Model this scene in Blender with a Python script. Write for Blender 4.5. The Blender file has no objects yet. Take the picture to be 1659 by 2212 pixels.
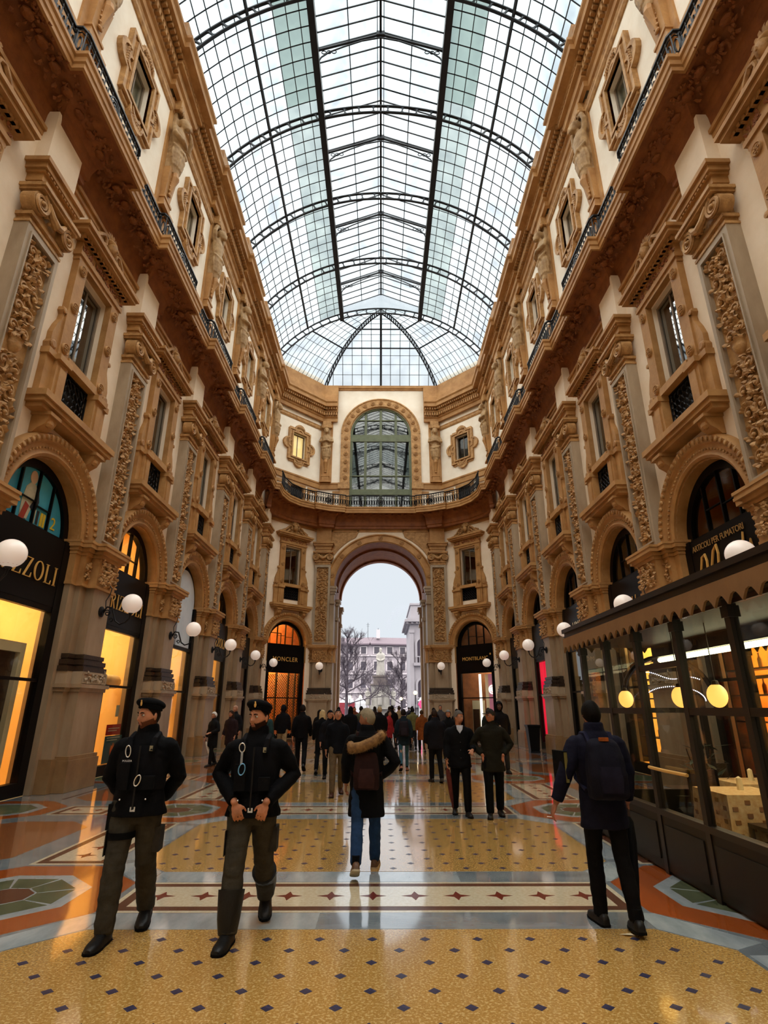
import bpy, bmesh, math, random
from mathutils import Vector, Matrix, noise
from math import pi, sin, cos, sqrt, atan2, radians
S = bpy.context.scene
COL = S.collection
# ------------------------------------------------------------------ camera
cam = bpy.data.cameras.new('camera'); camo = bpy.data.objects.new('camera', cam); COL.objects.link(camo)
cam.sensor_fit = 'HORIZONTAL'; cam.sensor_width = 36.0; cam.lens = 1188.36 / 1659 * 36
cam.clip_start = 0.05; cam.clip_end = 500
camo.location = (0.0778, 0, 1.68); camo.rotation_euler = (pi / 2 + 0.3419, 0, -0.0044)
S.camera = camo
# ------------------------------------------------------------------ sky, sun, exposure
w = bpy.data.worlds.new('overcast_sky'); S.world = w; w.use_nodes = True
bg = w.node_tree.nodes['Background']; bg.inputs[0].default_value = (0.86, 0.93, 1.0, 1); bg.inputs[1].default_value = 0.9
sun = bpy.data.lights.new('overcast_sun', 'SUN'); sun.energy = 14.0; sun.angle = radians(140); sun.color = (1.0, 0.93, 0.84)
suno = bpy.data.objects.new('overcast_sun', sun); COL.objects.link(suno); suno.rotation_euler = (radians(14), 0, 0); suno.location = (0, 0, 60)
S.view_settings.view_transform = 'Standard'; S.view_settings.look = 'None'; S.view_settings.gamma = 1.0
S.view_settings.use_curve_mapping = False; S.view_settings.exposure = 0.0
c = S.cycles
c.max_bounces = 7; c.diffuse_bounces = 4; c.glossy_bounces = 3; c.transmission_bounces = 3; c.transparent_max_bounces = 12
c.caustics_reflective = False; c.caustics_refractive = False; c.sample_clamp_indirect = 4.0
# ------------------------------------------------------------------ helpers
class MB:
    def __init__(s): s.v = []; s.f = []
    def add(s, vs, fs):
        n = len(s.v); s.v += [tuple(p) for p in vs]; s.f += [tuple(i + n for i in f) for f in fs]; return s
    def join(s, o, M=None):
        return s.add([tuple(M @ Vector(p)) for p in o.v] if M else o.v, o.f)
    def box(s, x0, x1, y0, y1, z0, z1):
        return s.add([(x0,y0,z0),(x1,y0,z0),(x1,y1,z0),(x0,y1,z0),(x0,y0,z1),(x1,y0,z1),(x1,y1,z1),(x0,y1,z1)],
            [(3,2,1,0),(4,5,6,7),(0,1,5,4),(1,2,6,5),(2,3,7,6),(3,0,4,7)])
    def beam(s, p, q, wd, h=None):
        p = Vector(p); q = Vector(q); d = (q - p).normalized(); h = h or wd
        u = d.cross(Vector((0,0,1)))
        u = u.normalized() if u.length > 1e-4 else Vector((1,0,0))
        t = u.cross(d); u *= wd / 2; t *= h / 2
        return s.add([p-u-t,p+u-t,p+u+t,p-u+t,q-u-t,q+u-t,q+u+t,q-u+t], [(3,2,1,0),(4,5,6,7),(0,1,5,4),(1,2,6,5),(2,3,7,6),(3,0,4,7)])
    def prism(s, poly, a0, a1, ax='y'):
        n = len(poly)
        def pt(p, a): return {'y': (p[0], a, p[1]), 'z': (p[0], p[1], a), 'x': (a, p[0], p[1])}[ax]
        vs = [pt(p, a0) for p in poly] + [pt(p, a1) for p in poly]
        return s.add(vs, [tuple(range(n)), tuple(range(2*n-1, n-1, -1))] + [(i, i+n, (i+1)%n+n, (i+1)%n) for i in range(n)])
    def frame(s, out, inn, y0, y1):
        n = len(out); vs = [(p[0], y, p[1]) for y in (y0, y1) for q in (out, inn) for p in q]
        fs = []
        for i in range(n):
            j = (i+1) % n
            fs += [(i, j, n+j, n+i), (2*n+i, 3*n+i, 3*n+j, 2*n+j), (i, 2*n+i, 2*n+j, j), (n+i, n+j, 3*n+j, 3*n+i)]
        return s.add(vs, fs)
    def lathe(s, prof, n=16, c=(0,0,0), a0=0, a1=2*pi):
        full = abs(a1-a0-2*pi) < 1e-6; m = n if full else n+1; k = len(prof)
        vs = [(c[0]+r*cos(a0+(a1-a0)*i/n), c[1]+r*sin(a0+(a1-a0)*i/n), c[2]+z) for i in range(m) for r, z in prof]
        return s.add(vs, [(i*k+j, ((i+1)%m)*k+j, ((i+1)%m)*k+j+1, i*k+j+1) for i in range(n) for j in range(k-1)])
    def arch(s, prof, cx, cz, a0=0, a1=pi, n=24, close=True):
        k = len(prof); vs = [(cx+r*cos(a0+(a1-a0)*i/n), y, cz+r*sin(a0+(a1-a0)*i/n)) for i in range(n+1) for r, y in prof]
        kk = k if close else k-1
        return s.add(vs, [(i*k+j, i*k+(j+1)%k, (i+1)*k+(j+1)%k, (i+1)*k+j) for i in range(n) for j in range(kk)])
    def rings(s, rs, cap=True, closed=False):
        n = len(rs[0]); m = len(rs); vs = [p for r in rs for p in r]
        fs = [(i*n+j, i*n+(j+1)%n, ((i+1)%m)*n+(j+1)%n, ((i+1)%m)*n+j) for i in range(m if closed else m-1) for j in range(n)]
        if cap and not closed: fs += [tuple(range(n-1,-1,-1)), tuple(range((m-1)*n, m*n))]
        return s.add(vs, fs)
    def tube(s, pts, rad, n=6, round_=False, closed=False, flat=1.0):
        P = [Vector(p) for p in pts]; m = len(P)
        R = list(rad) if hasattr(rad, '__len__') else [rad]*m
        if round_:
            d0 = (P[0]-P[1]).normalized(); d1 = (P[-1]-P[-2]).normalized(); r0, r1 = R[0], R[-1]
            P = [P[0]+d0*r0*.95, P[0]+d0*r0*.7] + P + [P[-1]+d1*r1*.7, P[-1]+d1*r1*.95]
            R = [r0*.3, r0*.72] + R + [r1*.72, r1*.3]; m += 4
        rs = []; up = None
        for i in range(m):
            if closed: d = P[(i+1)%m]-P[i-1]
            else: d = P[min(i+1,m-1)]-P[max(i-1,0)]
            d.normalize()
            if up is None:
                up = Vector((0,0,1)) if abs(d.z) < .9 else Vector((0,1,0))
            u = (up - d*up.dot(d)); u = u.normalized() if u.length > 1e-5 else d.orthogonal().normalized()
            up = u; t = d.cross(u)
            rs.append([P[i]+R[i]*(cos(2*pi*k/n)*u*flat+sin(2*pi*k/n)*t) for k in range(n)])
        return s.rings(rs, closed=closed)
    def ball(s, c, r, nu=10, nv=6, M=None):
        rx, ry, rz = (r, r, r) if not hasattr(r, '__len__') else r
        rs = []
        for j in range(1, nv):
            b = -pi/2+pi*j/nv
            rs.append([(rx*cos(b)*cos(2*pi*i/nu), ry*cos(b)*sin(2*pi*i/nu), rz*sin(b)) for i in range(nu)])
        vs = [p for q in rs for p in q] + [(0,0,-rz),(0,0,rz)]; m = nv-1; b = m*nu
        fs = [(j*nu+i, j*nu+(i+1)%nu, (j+1)*nu+(i+1)%nu, (j+1)*nu+i) for j in range(m-1) for i in range(nu)]
        fs += [((i+1)%nu, i, b) for i in range(nu)] + [((m-1)*nu+i, (m-1)*nu+(i+1)%nu, b+1) for i in range(nu)]
        vs = [Vector(p) for p in vs]
        if M: vs = [M @ p for p in vs]
        return s.add([p+Vector(c) for p in vs], fs)
    def sweep(s, prof, path, closed_prof=True, closed=False):
        P = [Vector((p[0], p[1])) for p in path]; m = len(P); rs = []
        for i in range(m):
            if closed: a, b = P[i]-P[i-1], P[(i+1)%m]-P[i]
            else:
                a = P[i]-P[i-1] if i else P[1]-P[0]
                b = P[i+1]-P[i] if i < m-1 else P[i]-P[i-1]
            a.normalize(); b.normalize()
            na = Vector((a.y, -a.x)); nb = Vector((b.y, -b.x)); nn = na+nb
            nn = nn/max(.3, nn.dot(na)) if nn.length > 1e-4 else na
            rs.append([(P[i].x+nn.x*q[0], P[i].y+nn.y*q[0], q[1]) for q in prof])
        return s.rings(rs, closed=closed)
    def mesh(s, name, smooth=False, ang=.7):
        me = bpy.data.meshes.new(name); me.from_pydata([tuple(p) for p in s.v], [], s.f)
        if smooth:
            me.polygons.foreach_set('use_smooth', [True]*len(me.polygons)); me.set_sharp_from_angle(angle=ang)
        return me
def tag(o, label=None, cat=None, group=None, kind=None):
    if label: o['label'] = label
    if cat: o['category'] = cat
    if group: o['group'] = group
    if kind: o['kind'] = kind
    return o
def O(name, mb, m, par=None, loc=(0,0,0), rz=0, smooth=False, **kw):
    if mb is None: o = bpy.data.objects.new(name, None)
    else:
        me = mb.mesh(name, smooth) if isinstance(mb, MB) else mb
        if m is not None and not me.materials: me.materials.append(m)
        o = bpy.data.objects.new(name, me)
    COL.objects.link(o); o.location = loc; o.rotation_euler = (0, 0, rz)
    if par: o.parent = par
    return tag(o, **kw)
def text(name, s, size, m, par=None, loc=(0,0,0), rot=(pi/2,0,0), ext=.006, align='CENTER', sx=1, spacing=1.0, shear=0, **kw):
    cu = bpy.data.curves.new(name, 'FONT'); cu.body = s; cu.size = size; cu.extrude = ext; cu.align_x = align; cu.align_y = 'CENTER'
    cu.resolution_u = 3; cu.space_character = spacing; cu.shear = shear
    t = bpy.data.objects.new('tmp_text', cu); COL.objects.link(t)
    TEXTS.append((name, t, m, par, loc, rot, sx, kw))
TEXTS = []
def split_mesh(me, m):
    bm = bmesh.new(); bm.from_mesh(me); bmesh.ops.remove_doubles(bm, verts=bm.verts, dist=1e-5); bm.verts.index_update(); seen = set(); out = []
    for v in bm.verts:
        if v.index in seen: continue
        st = [v]; isl = []; seen.add(v.index)
        while st:
            q = st.pop(); isl.append(q)
            for e in q.link_edges:
                o = e.other_vert(q)
                if o.index not in seen: seen.add(o.index); st.append(o)
        ix = {q.index: i for i, q in enumerate(isl)}; fs = {f for q in isl for f in q.link_faces}
        n = bpy.data.meshes.new('letter'); n.from_pydata([tuple(q.co) for q in isl], [], [tuple(ix[q.index] for q in f.verts) for f in fs]); n.materials.append(m); out.append(n)
    bm.free(); return out
def flush_texts():
    dg = bpy.context.evaluated_depsgraph_get()
    for name, t, m, par, loc, rot, sx, kw in TEXTS:
        me = bpy.data.meshes.new_from_object(t.evaluated_get(dg)); me.name = name; me.materials.clear(); me.materials.append(m)
        for me2 in (split_mesh(me, m) if name == 'sign_lettering' else [me]):
            o = bpy.data.objects.new('letter' if name == 'sign_lettering' else name, me2); COL.objects.link(o); o.location = loc; o.rotation_euler = rot; o.scale = (sx, 1, 1)
            if par: o.parent = par
            tag(o, **kw)
    for q in TEXTS: bpy.data.objects.remove(q[1])
    TEXTS.clear()
# ------------------------------------------------------------------ materials
def srgb(h):
    f = lambda v: v/12.92 if v <= .04045 else ((v+.055)/1.055)**2.4
    return tuple(f(x/255) for x in h) + (1,)
def M(name, c1, c2=None, rough=.6, scale=3.0, bump=0, bscale=None, metal=0, spec=.4, emit=None, es=0, stretch=None, coat=0, thr=(.3,.7), alpha=None, c3=None, s3=40):
    m = bpy.data.materials.new(name); m.use_nodes = True; nt = m.node_tree; N = nt.nodes; L = nt.links
    b = N['Principled BSDF']; b.inputs['Roughness'].default_value = rough; b.inputs['Metallic'].default_value = metal
    b.inputs['Specular IOR Level'].default_value = spec; b.inputs['Coat Weight'].default_value = coat; b.inputs['Coat Roughness'].default_value = .06; b.inputs['Coat IOR'].default_value = 1.8
    a = srgb(c1); b.inputs['Base Color'].default_value = a
    if c2 or bump:
        tc = N.new('ShaderNodeTexCoord'); src = tc.outputs['Object']
        if stretch:
            mp = N.new('ShaderNodeMapping'); mp.inputs['Scale'].default_value = stretch; L.new(src, mp.inputs[0]); src = mp.outputs[0]
    if c2:
        n = N.new('ShaderNodeTexNoise'); n.inputs['Scale'].default_value = scale; n.inputs['Detail'].default_value = 5; n.inputs['Roughness'].default_value = .62; L.new(src, n.inputs[0])
        r = N.new('ShaderNodeValToRGB'); r.color_ramp.elements[0].color = a; r.color_ramp.elements[1].color = srgb(c2)
        r.color_ramp.elements[0].position, r.color_ramp.elements[1].position = thr
        L.new(n.outputs[0], r.inputs[0]); out = r.outputs[0]
        if c3:
            n3 = N.new('ShaderNodeTexNoise'); n3.inputs['Scale'].default_value = s3; n3.inputs['Detail'].default_value = 2; L.new(src, n3.inputs[0])
            r3 = N.new('ShaderNodeValToRGB'); r3.color_ramp.elements[0].position = .52; r3.color_ramp.elements[1].position = .62
            L.new(n3.outputs[0], r3.inputs[0]); mx = N.new('ShaderNodeMixRGB'); L.new(r3.outputs[0], mx.inputs[0]); L.new(out, mx.inputs[1]); mx.inputs[2].default_value = srgb(c3); out = mx.outputs[0]
        L.new(out, b.inputs['Base Color'])
    if bump:
        n2 = N.new('ShaderNodeTexNoise'); n2.inputs['Scale'].default_value = bscale or scale*6; n2.inputs['Detail'].default_value = 3; L.new(src, n2.inputs[0])
        bp = N.new('ShaderNodeBump'); bp.inputs['Strength'].default_value = bump; bp.inputs['Distance'].default_value = .02; L.new(n2.outputs[0], bp.inputs['Height']); L.new(bp.outputs[0], b.inputs['Normal'])
    if emit: b.inputs['Emission Color'].default_value = srgb(emit); b.inputs['Emission Strength'].default_value = es
    return m
def facing_fresnel(N, L, f0):
    lw = N.new('ShaderNodeLayerWeight'); lw.inputs[0].default_value = .5
    pw = N.new('ShaderNodeMath'); pw.operation = 'POWER'; L.new(lw.outputs['Facing'], pw.inputs[0]); pw.inputs[1].default_value = 5
    mr = N.new('ShaderNodeMapRange'); mr.inputs[3].default_value = f0; mr.inputs[4].default_value = 1.0; L.new(pw.outputs[0], mr.inputs[0]); return mr.outputs[0]
def glassmat(name, tint=(255,255,255), ior=1.5, rough=0.0, trans=0.0, body=(220,230,235)):
    m = bpy.data.materials.new(name); m.use_nodes = True; nt = m.node_tree; N = nt.nodes; L = nt.links; N.clear()
    o = N.new('ShaderNodeOutputMaterial'); t = N.new('ShaderNodeBsdfTransparent'); t.inputs[0].default_value = srgb(tint)
    g = N.new('ShaderNodeBsdfGlossy'); g.inputs['Roughness'].default_value = rough; fr = facing_fresnel(N, L, ((ior-1)/(ior+1))**2)
    a = t.outputs[0]
    if trans:
        tl = N.new('ShaderNodeBsdfTranslucent'); tl.inputs[0].default_value = srgb(body)
        tc = N.new('ShaderNodeTexCoord'); n = N.new('ShaderNodeTexNoise'); n.inputs['Scale'].default_value = .8; n.inputs['Detail'].default_value = 5; L.new(tc.outputs['Object'], n.inputs[0])
        mr = N.new('ShaderNodeMapRange'); mr.inputs[3].default_value = trans*.3; mr.inputs[4].default_value = trans*1.8; mr.inputs[1].default_value = .3; mr.inputs[2].default_value = .72; L.new(n.outputs[0], mr.inputs[0])
        x = N.new('ShaderNodeMixShader'); L.new(mr.outputs[0], x.inputs[0]); L.new(a, x.inputs[1]); L.new(tl.outputs[0], x.inputs[2]); a = x.outputs[0]
    y = N.new('ShaderNodeMixShader'); L.new(fr, y.inputs[0]); L.new(a, y.inputs[1]); L.new(g.outputs[0], y.inputs[2]); L.new(y.outputs[0], o.inputs[0])
    return m
mt = {}
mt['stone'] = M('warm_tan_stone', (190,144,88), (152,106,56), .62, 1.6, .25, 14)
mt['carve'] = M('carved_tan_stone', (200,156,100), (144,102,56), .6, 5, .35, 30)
mt['soffit'] = M('shade_brown_carved_stone', (150,90,42), (116,62,26), .6, 3, .35, 22)  # tan stone with the shade of undersides and vault put into its brown
mt['plaster'] = M('cream_plaster', (250,242,226), (238,226,206), .8, 1.2, .1, 30)
mt['plaster_low'] = M('warm_plaster', (246,230,208), (232,212,184), .8, 1.2, .1, 30)
mt['grey'] = M('grey_brown_stone', (176,158,134), (148,128,104), .55, 1.8, .2, 18, stretch=(1,1,.4))
mt['pier'] = M('polished_pier_stone', (168,148,122), (132,108,82), .42, 1.4, .12, 12, stretch=(1,1,.35))
mt['plinth'] = M('brown_plinth_stone', (150,118,80), (116,88,58), .4, 1.6, .12, 12)
mt['darkbase'] = M('dark_base_stone', (58,42,30), (40,28,20), .4, 4, .2, 25)
mt['iron'] = M('black_wrought_iron', (16,17,22), None, .45, metal=.3)
mt['steel'] = M('dark_blue_roof_iron', (18,24,34), None, .6)
mt['blackframe'] = M('black_lacquered_frame', (7,6,6), None, .4, spec=.15)
mt['roofglass'] = glassmat('roof_glass', (238,243,245), 1.35, .15, .22, (206,218,224))
mt['roofglass_d'] = glassmat('dusty_roof_glass', (196,206,204), 1.35, .2, .26, (150,164,164))
mt['glass'] = glassmat('clear_glass', (244,246,243), 1.3)
mt['winglass'] = glassmat('window_glass', (150,160,150), 3.0, .02)
mt['endglass'] = glassmat('hall_window_glass', (150,160,150), 2.0, .03)
mt['curtain'] = M('sheer_curtain', (150,146,128), (104,104,92), .9, 3, stretch=(6,1,.2))
mt['winwood'] = M('grey_window_wood', (132,116,98), (110,96,80), .6, 3)
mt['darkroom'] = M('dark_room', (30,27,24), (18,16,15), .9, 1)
mt['green'] = M('green_painted_wood', (104,112,84), (86,94,70), .55, 3)
mt['white'] = M('white_opal_glass', (250,240,232), None, .25, emit=(255,236,222), es=.22)
mt['tan'] = M('golden_mosaic_floor', (204,160,88), (168,122,56), .12, 60, .04, 90, c3=(220,184,118), s3=55, spec=.9, coat=1.0)
mt['blue'] = M('dark_blue_tile', (62,60,84), (46,44,66), .2, 20)
mt['marble'] = M('grey_marble', (150,158,162), (110,120,126), .1, 1.6, 0, stretch=(1,3,1), spec=.9, coat=1.0)
mt['marble2'] = M('pale_grey_marble', (190,198,200), (144,156,162), .1, 1.8, 0, stretch=(2.5,1,1), spec=.9, coat=1.0)
mt['cream'] = M('cream_mosaic', (234,222,194), (210,194,160), .14, 30, .05, 50, spec=.8, coat=1.0)
mt['brown'] = M('brown_mosaic', (98,62,46), (74,44,32), .2, 30, .05, 50)
mt['red'] = M('dark_red_tile', (112,44,30), (92,34,24), .22, 14)
mt['orange'] = M('rust_orange_mosaic', (186,94,38), (154,70,24), .13, 30, .03, 60, spec=.8, coat=1.0)
mt['fgreen'] = M('green_marble', (92,98,72), (60,68,50), .18, 5)
mt['rust'] = M('rust_brown_mosaic', (170,108,66), (140,82,46), .13, 30, .03, 60, spec=.8, coat=1.0)
mt['gold'] = M('gold_lettering', (214,166,88), None, .5)
mt['bulb'] = M('lit_bulb', (255,240,200), None, .4, emit=(255,226,160), es=14)
mt['tube'] = M('lit_tube', (255,250,220), None, .4, emit=(255,246,196), es=7)
mt['halfglobe'] = M('lit_globe', (255,240,200), None, .4, emit=(255,186,84), es=1.7)
mt['yellowwall'] = M('warm_yellow_wall', (250,216,150), (244,206,134), .8, 2)
mt['dimgold'] = M('dim_gold_lettering', (150,112,60), None, .5)
mt['statue'] = M('weathered_statue_stone', (188,156,112), (136,104,66), .65, 4, .3, 24)
mt['wood'] = M('dark_wood', (66,40,24), (44,26,16), .45, 3, stretch=(1,1,6))
mt['kiosk'] = M('dark_bronze_paint', (30,22,16), (22,16,12), .4, 4)
mt['kiosk_base'] = M('olive_black_panel', (30,26,18), (24,20,14), .45, 4, spec=.25)
mt['pelmet'] = M('tan_pelmet', (140,104,66), (126,92,56), .7, 3)
ORD = ['nearest', 'second', 'third', 'fourth', 'fifth', 'sixth', 'seventh', 'eighth']
P_ = 4.67
YP = {k: 8.75 + P_*k for k in range(-1, 6)}
WX = 7.1
rnd = random.Random(7)
# ================================================================== SETTING
def FR(side, s):
    return {'L': ((-WX, s, 0), pi/2), 'R': ((WX, s, 0), -pi/2), 'E': ((s, 35.85, 0), 0.0),
            'CL': ((-5.7, 34.45, 0), pi/4), 'CR': ((5.7, 34.45, 0), -pi/4)}[side]
def FM(side, s):
    l, r = FR(side, s); return Matrix.Translation(l) @ Matrix.Rotation(r, 4, 'Z')
# ------------------------------------------------------------------ floor
floor = O('floor', MB().box(-9.5, 9.5, -16, 41.5, -.25, -.004), mt['marble'], label='polished inlaid marble and mosaic floor of the arcade', cat='floor', kind='structure')
def octo(cx, cy, R, n=8, a0=pi/8): return [(cx+R*cos(a0+2*pi*i/n), cy+R*sin(a0+2*pi*i/n)) for i in range(n)]
def piece(name, poly, m, z=0.0, par=floor, **kw): return O(name, MB().prism(poly, -.006, z, 'z'), m, par, **kw)
def rect(x0, x1, y0, y1): return [(x0,y0),(x1,y0),(x1,y1),(x0,y1)]
def chamf(x0, x1, y0, y1, c): return [(x0+c,y0),(x1-c,y0),(x1,y0+c),(x1,y1-c),(x1-c,y1),(x0+c,y1),(x0,y1-c),(x0,y0+c)]
star_me = None
def star_poly(r):
    out = []
    for i in range(8):
        a = i*pi/4; q = r if i % 2 == 0 else r*.36
        out.append((q*cos(a), q*sin(a)))
    return out
star_me = MB().prism(star_poly(.13), -.006, 0, 'z').mesh('star_tile'); star_me.materials.append(mt['red'])
dia_me = MB().prism([(-.042,0),(0,-.042),(.042,0),(0,.042)], -.006, 0, 'z').mesh('diamond_tile'); dia_me.materials.append(mt['blue'])
def band(cx, cy, hx, hy, stars, axis):
    piece('band_edge', rect(cx-hx, cx+hx, cy-hy, cy+hy), mt['cream'], -.0035)
    piece('band_border', rect(cx-hx+.05, cx+hx-.05, cy-hy+.05, cy+hy-.05), mt['brown'], -.0025)
    piece('band_field', rect(cx-hx+.15, cx+hx-.15, cy-hy+.15, cy+hy-.15), mt['cream'], -.0015)
    for i in range(stars):
        t = (i-(stars-1)/2)*.4
        O('star_tile', star_me, None, floor, (cx+t, cy, -.0005) if axis == 'x' else (cx, cy+t, -.0005))
dias = []
for k in range(-1, 7):
    yc = 6.14+P_*k
    if k >= 0 or True:
        band(0, yc, 2.36, .44, 11, 'x')
    for sx in (-1, 1):
        band(sx*3.49, yc+P_/2, .45, P_/2-1.13, 5, 'y')
        piece('orange_octagon', octo(sx*3.49, yc, 1.15), mt['orange'], -.0032)
        piece('octagon_ring', octo(sx*3.49, yc, .75), mt['marble2'], -.0024)
        for i in range(8):
            a, b = pi/8+i*pi/4, pi/8+(i+1)*pi/4; r0, r1 = .27, .60
            a += .03; b -= .03
            piece('octagon_wedge', [(sx*3.49+r*cos(t), yc+r*sin(t)) for r, t in ((r0,a),(r1,a),(r1,b),(r0,b))], mt['fgreen'], -.0014)
        piece('octagon_heart', octo(sx*3.49, yc, .25), mt['brown'], -.001)
        # side aisles
        piece('rust_field', chamf(min(sx*4.32,sx*6.0), max(sx*4.32,sx*6.0), yc+P_/2-1.32, yc+P_/2+1.32, .42), mt['rust'], -.003)
        band(sx*5.05, yc, .48, .44, 2, 'x')
        piece('orange_octagon', octo(sx*6.6, yc, 1.08), mt['orange'], -.0032)
        piece('octagon_ring', octo(sx*6.6, yc, .75), mt['marble2'], -.0024)
        piece('octagon_centre', octo(sx*6.6, yc, .6), mt['fgreen'], -.0014)
        piece('border_line', rect(min(sx*6.1,sx*6.16), max(sx*6.1,sx*6.16), yc+1.2, yc+P_-1.2), mt['brown'], -.002)
        # side marble slabs along the long band
        for q in range(2):
            ya = yc+1.35+q*1.0
            piece('marble_slab', rect(min(sx*2.74,sx*3.02), max(sx*2.74,sx*3.02), ya, ya+.98), mt['marble2'], -.0028)
    yf = yc+P_/2
    piece('golden_field', chamf(-2.7, 2.7, yf-1.5, yf+1.5, .42), mt['tan'], -.002)
    for sy in (-1, 1):
        cuts = [-2.3, -.75+.3*sy, .9, 2.3]
        for a, b in zip(cuts[:-1], cuts[1:]):
            ya, yb = sorted((yf+sy*1.515, yf+sy*1.88))
            piece('marble_slab', rect(a+.005, b-.005, ya, yb), mt['marble'] if (a > -1) else mt['marble2'], -.0028)
        for sx in (-1, 1):
            piece('corner_slab', [(sx*2.31, yf+sy*1.51), (sx*2.72, yf+sy*1.1), (sx*2.98, yf+sy*1.22), (sx*2.45, yf+sy*1.86), (sx*2.31, yf+sy*1.86)], mt['marble2'], -.0026)
    for r in range(-8, 9):
        y = yf+.06+r*.206
        for i in range(-8, 9):
            x = .01+i*.406+(.203 if r % 2 else 0)
            if abs(x) < 2.62 and abs(y-yf) < 1.42 and abs(x)+abs(y-yf) < 3.65: dias.append((x, y))
dias.sort(key=lambda p: p[1] if p[1] > 3.85 else 99+p[1])
for x, y in dias[:300]: O('diamond_tile', dia_me, None, floor, (x, y, -.001))
md = MB()
for x, y in dias[300:]: md.prism([(x-.042,y),(x,y-.042),(x+.042,y),(x,y+.042)], -.006, -.001, 'z')
O('diamond_tiles', md, mt['blue'], floor, kind='stuff')
# ------------------------------------------------------------------ wall shells
def sheet_panel(w, z0, z1, hole, y=0.0, reveal=.5):
    """front sheet with either an arch hole ('arch') or a rectangular hole (x,z0,z1)"""
    b = MB(); q = lambda x0, x1, a, c: b.add([(x0,y,a),(x1,y,a),(x1,y,c),(x0,y,c)], [(0,1,2,3)])
    if hole == 'arch':
        R, zs, n = 1.4, 5.35, 20
        q(-w/2, -R, z0, z1); q(R, w/2, z0, z1)
        for i in range(n):
            a0, a1 = pi-pi*i/n, pi-pi*(i+1)/n
            p0, p1 = (R*cos(a0), zs+R*sin(a0)), (R*cos(a1), zs+R*sin(a1))
            b.add([(p0[0],y,p0[1]),(p1[0],y,p1[1]),(p1[0],y,z1),(p0[0],y,z1)], [(0,1,2,3)])
            if reveal: b.add([(p0[0],y,p0[1]),(p1[0],y,p1[1]),(p1[0],y+reveal,p1[1]),(p0[0],y+reveal,p0[1])], [(0,1,2,3)])
        if reveal:
            for sx in (-1, 1): b.add([(sx*R,y,z0),(sx*R,y+reveal,z0),(sx*R,y+reveal,zs),(sx*R,y,zs)], [(0,1,2,3)])
    elif hole:
        hx, a, c_ = hole
        q(-w/2, -hx, z0, z1); q(hx, w/2, z0, z1); q(-hx, hx, z0, a); q(-hx, hx, c_, z1)
        if reveal:
            b.add([(-hx,y,a),(hx,y,a),(hx,y,c_),(-hx,y,c_)]+[(-hx,y+reveal,a),(hx,y+reveal,a),(hx,y+reveal,c_),(-hx,y+reveal,c_)],
                  [(0,1,5,4),(1,2,6,5),(2,3,7,6),(3,0,4,7)])
    else: q(-w/2, w/2, z0, z1)
    return b
BAYY = {k: YP[k]+P_/2 for k in range(-1, 5)}
walls = {}
for side, nm, lab in (('L', 'wall_left', 'tall ornate arcade wall with shops, on the left'), ('R', 'wall_right', 'tall ornate arcade wall with a kiosk in front, on the right')):
    b = MB()
    for k in range(-1, 5):
        m_ = FM(side, BAYY[k])
        b.join(sheet_panel(P_, 0, 7.9, 'arch' if k >= 0 else None, reveal=0), m_)
        b.join(sheet_panel(P_, 7.9, 13.7, (.62, 8.1, 11.45), reveal=.35), m_)
    y0 = YP[5]; m_ = FM(side, (y0+33.05)/2); b.join(sheet_panel(33.05-y0, 0, 13.7, None), m_)
    m_ = FM(side, (YP[-1]-16)/2); b.join(sheet_panel(YP[-1]+16, 0, 13.7, None), m_)
    walls[side] = O(nm, b, mt['plaster_low'], label=lab, cat='wall', kind='structure')
    b = MB()
    for k in range(-1, 5): b.join(sheet_panel(P_, 13.7, 25.0, (.55, 17.85, 19.65), reveal=.35), FM(side, BAYY[k]))
    b.join(sheet_panel(33.05-y0, 13.7, 25.0, None), FM(side, (y0+33.05)/2)); b.join(sheet_panel(YP[-1]+16, 13.7, 25.0, None), FM(side, (YP[-1]-16)/2))
    O('upper_wall', b, mt['plaster'], walls[side])
for side, nm, lab in (('CL', 'wall_back_left', 'angled corner wall with a glowing orange shop beside the great arch'), ('CR', 'wall_back_right', 'angled corner wall with a white-lit shop beside the great arch')):
    b = sheet_panel(3.96, 0, 7.9, 'arch', reveal=0); b.join(sheet_panel(3.96, 7.9, 13.7, (.62, 8.1, 11.45), reveal=.35))
    l, r = FR(side, 0)
    walls[side] = O(nm, b, mt['plaster_low'], None, l, r, label=lab, cat='wall', kind='structure')
    O('upper_wall', sheet_panel(3.96, 13.7, 25.0, (.55, 17.85, 19.65), reveal=.35), mt['plaster'], walls[side])
# end wall with great arch
AR, AZ, AD = 3.04, 9.2, 5.2
b = MB(); n = 36
for sx in (-1, 1): b.add([(sx*AR,0,0),(sx*4.3,0,0),(sx*4.3,0,AZ),(sx*AR,0,AZ)], [(0,1,2,3)])
for i in range(n):
    a0, a1 = pi-pi*i/n, pi-pi*(i+1)/n; p0, p1 = (AR*cos(a0), AZ+AR*sin(a0)), (AR*cos(a1), AZ+AR*sin(a1))
    b.add([(p0[0],0,p0[1]),(p1[0],0,p1[1]),(p1[0],0,13.7),(p0[0],0,13.7)], [(0,1,2,3)])
for sx in (-1, 1): b.add([(sx*AR,0,AZ),(sx*4.3,0,AZ),(sx*4.3,0,13.7),(sx*AR,0,13.7)], [(0,1,2,3)])
walls['E'] = O('wall_back', b, mt['plaster_low'], None, (0, 35.85, 0), 0, label='end wall of the arcade pierced by the great round arch', cat='wall', kind='structure')
WE = walls['E']
b = MB(); LR, LZ = 2.2, 20.45
for sx in (-1, 1): b.add([(sx*LR,0,13.7),(sx*4.3,0,13.7),(sx*4.3,0,24.35),(sx*LR,0,24.35)], [(0,1,2,3)])
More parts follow.
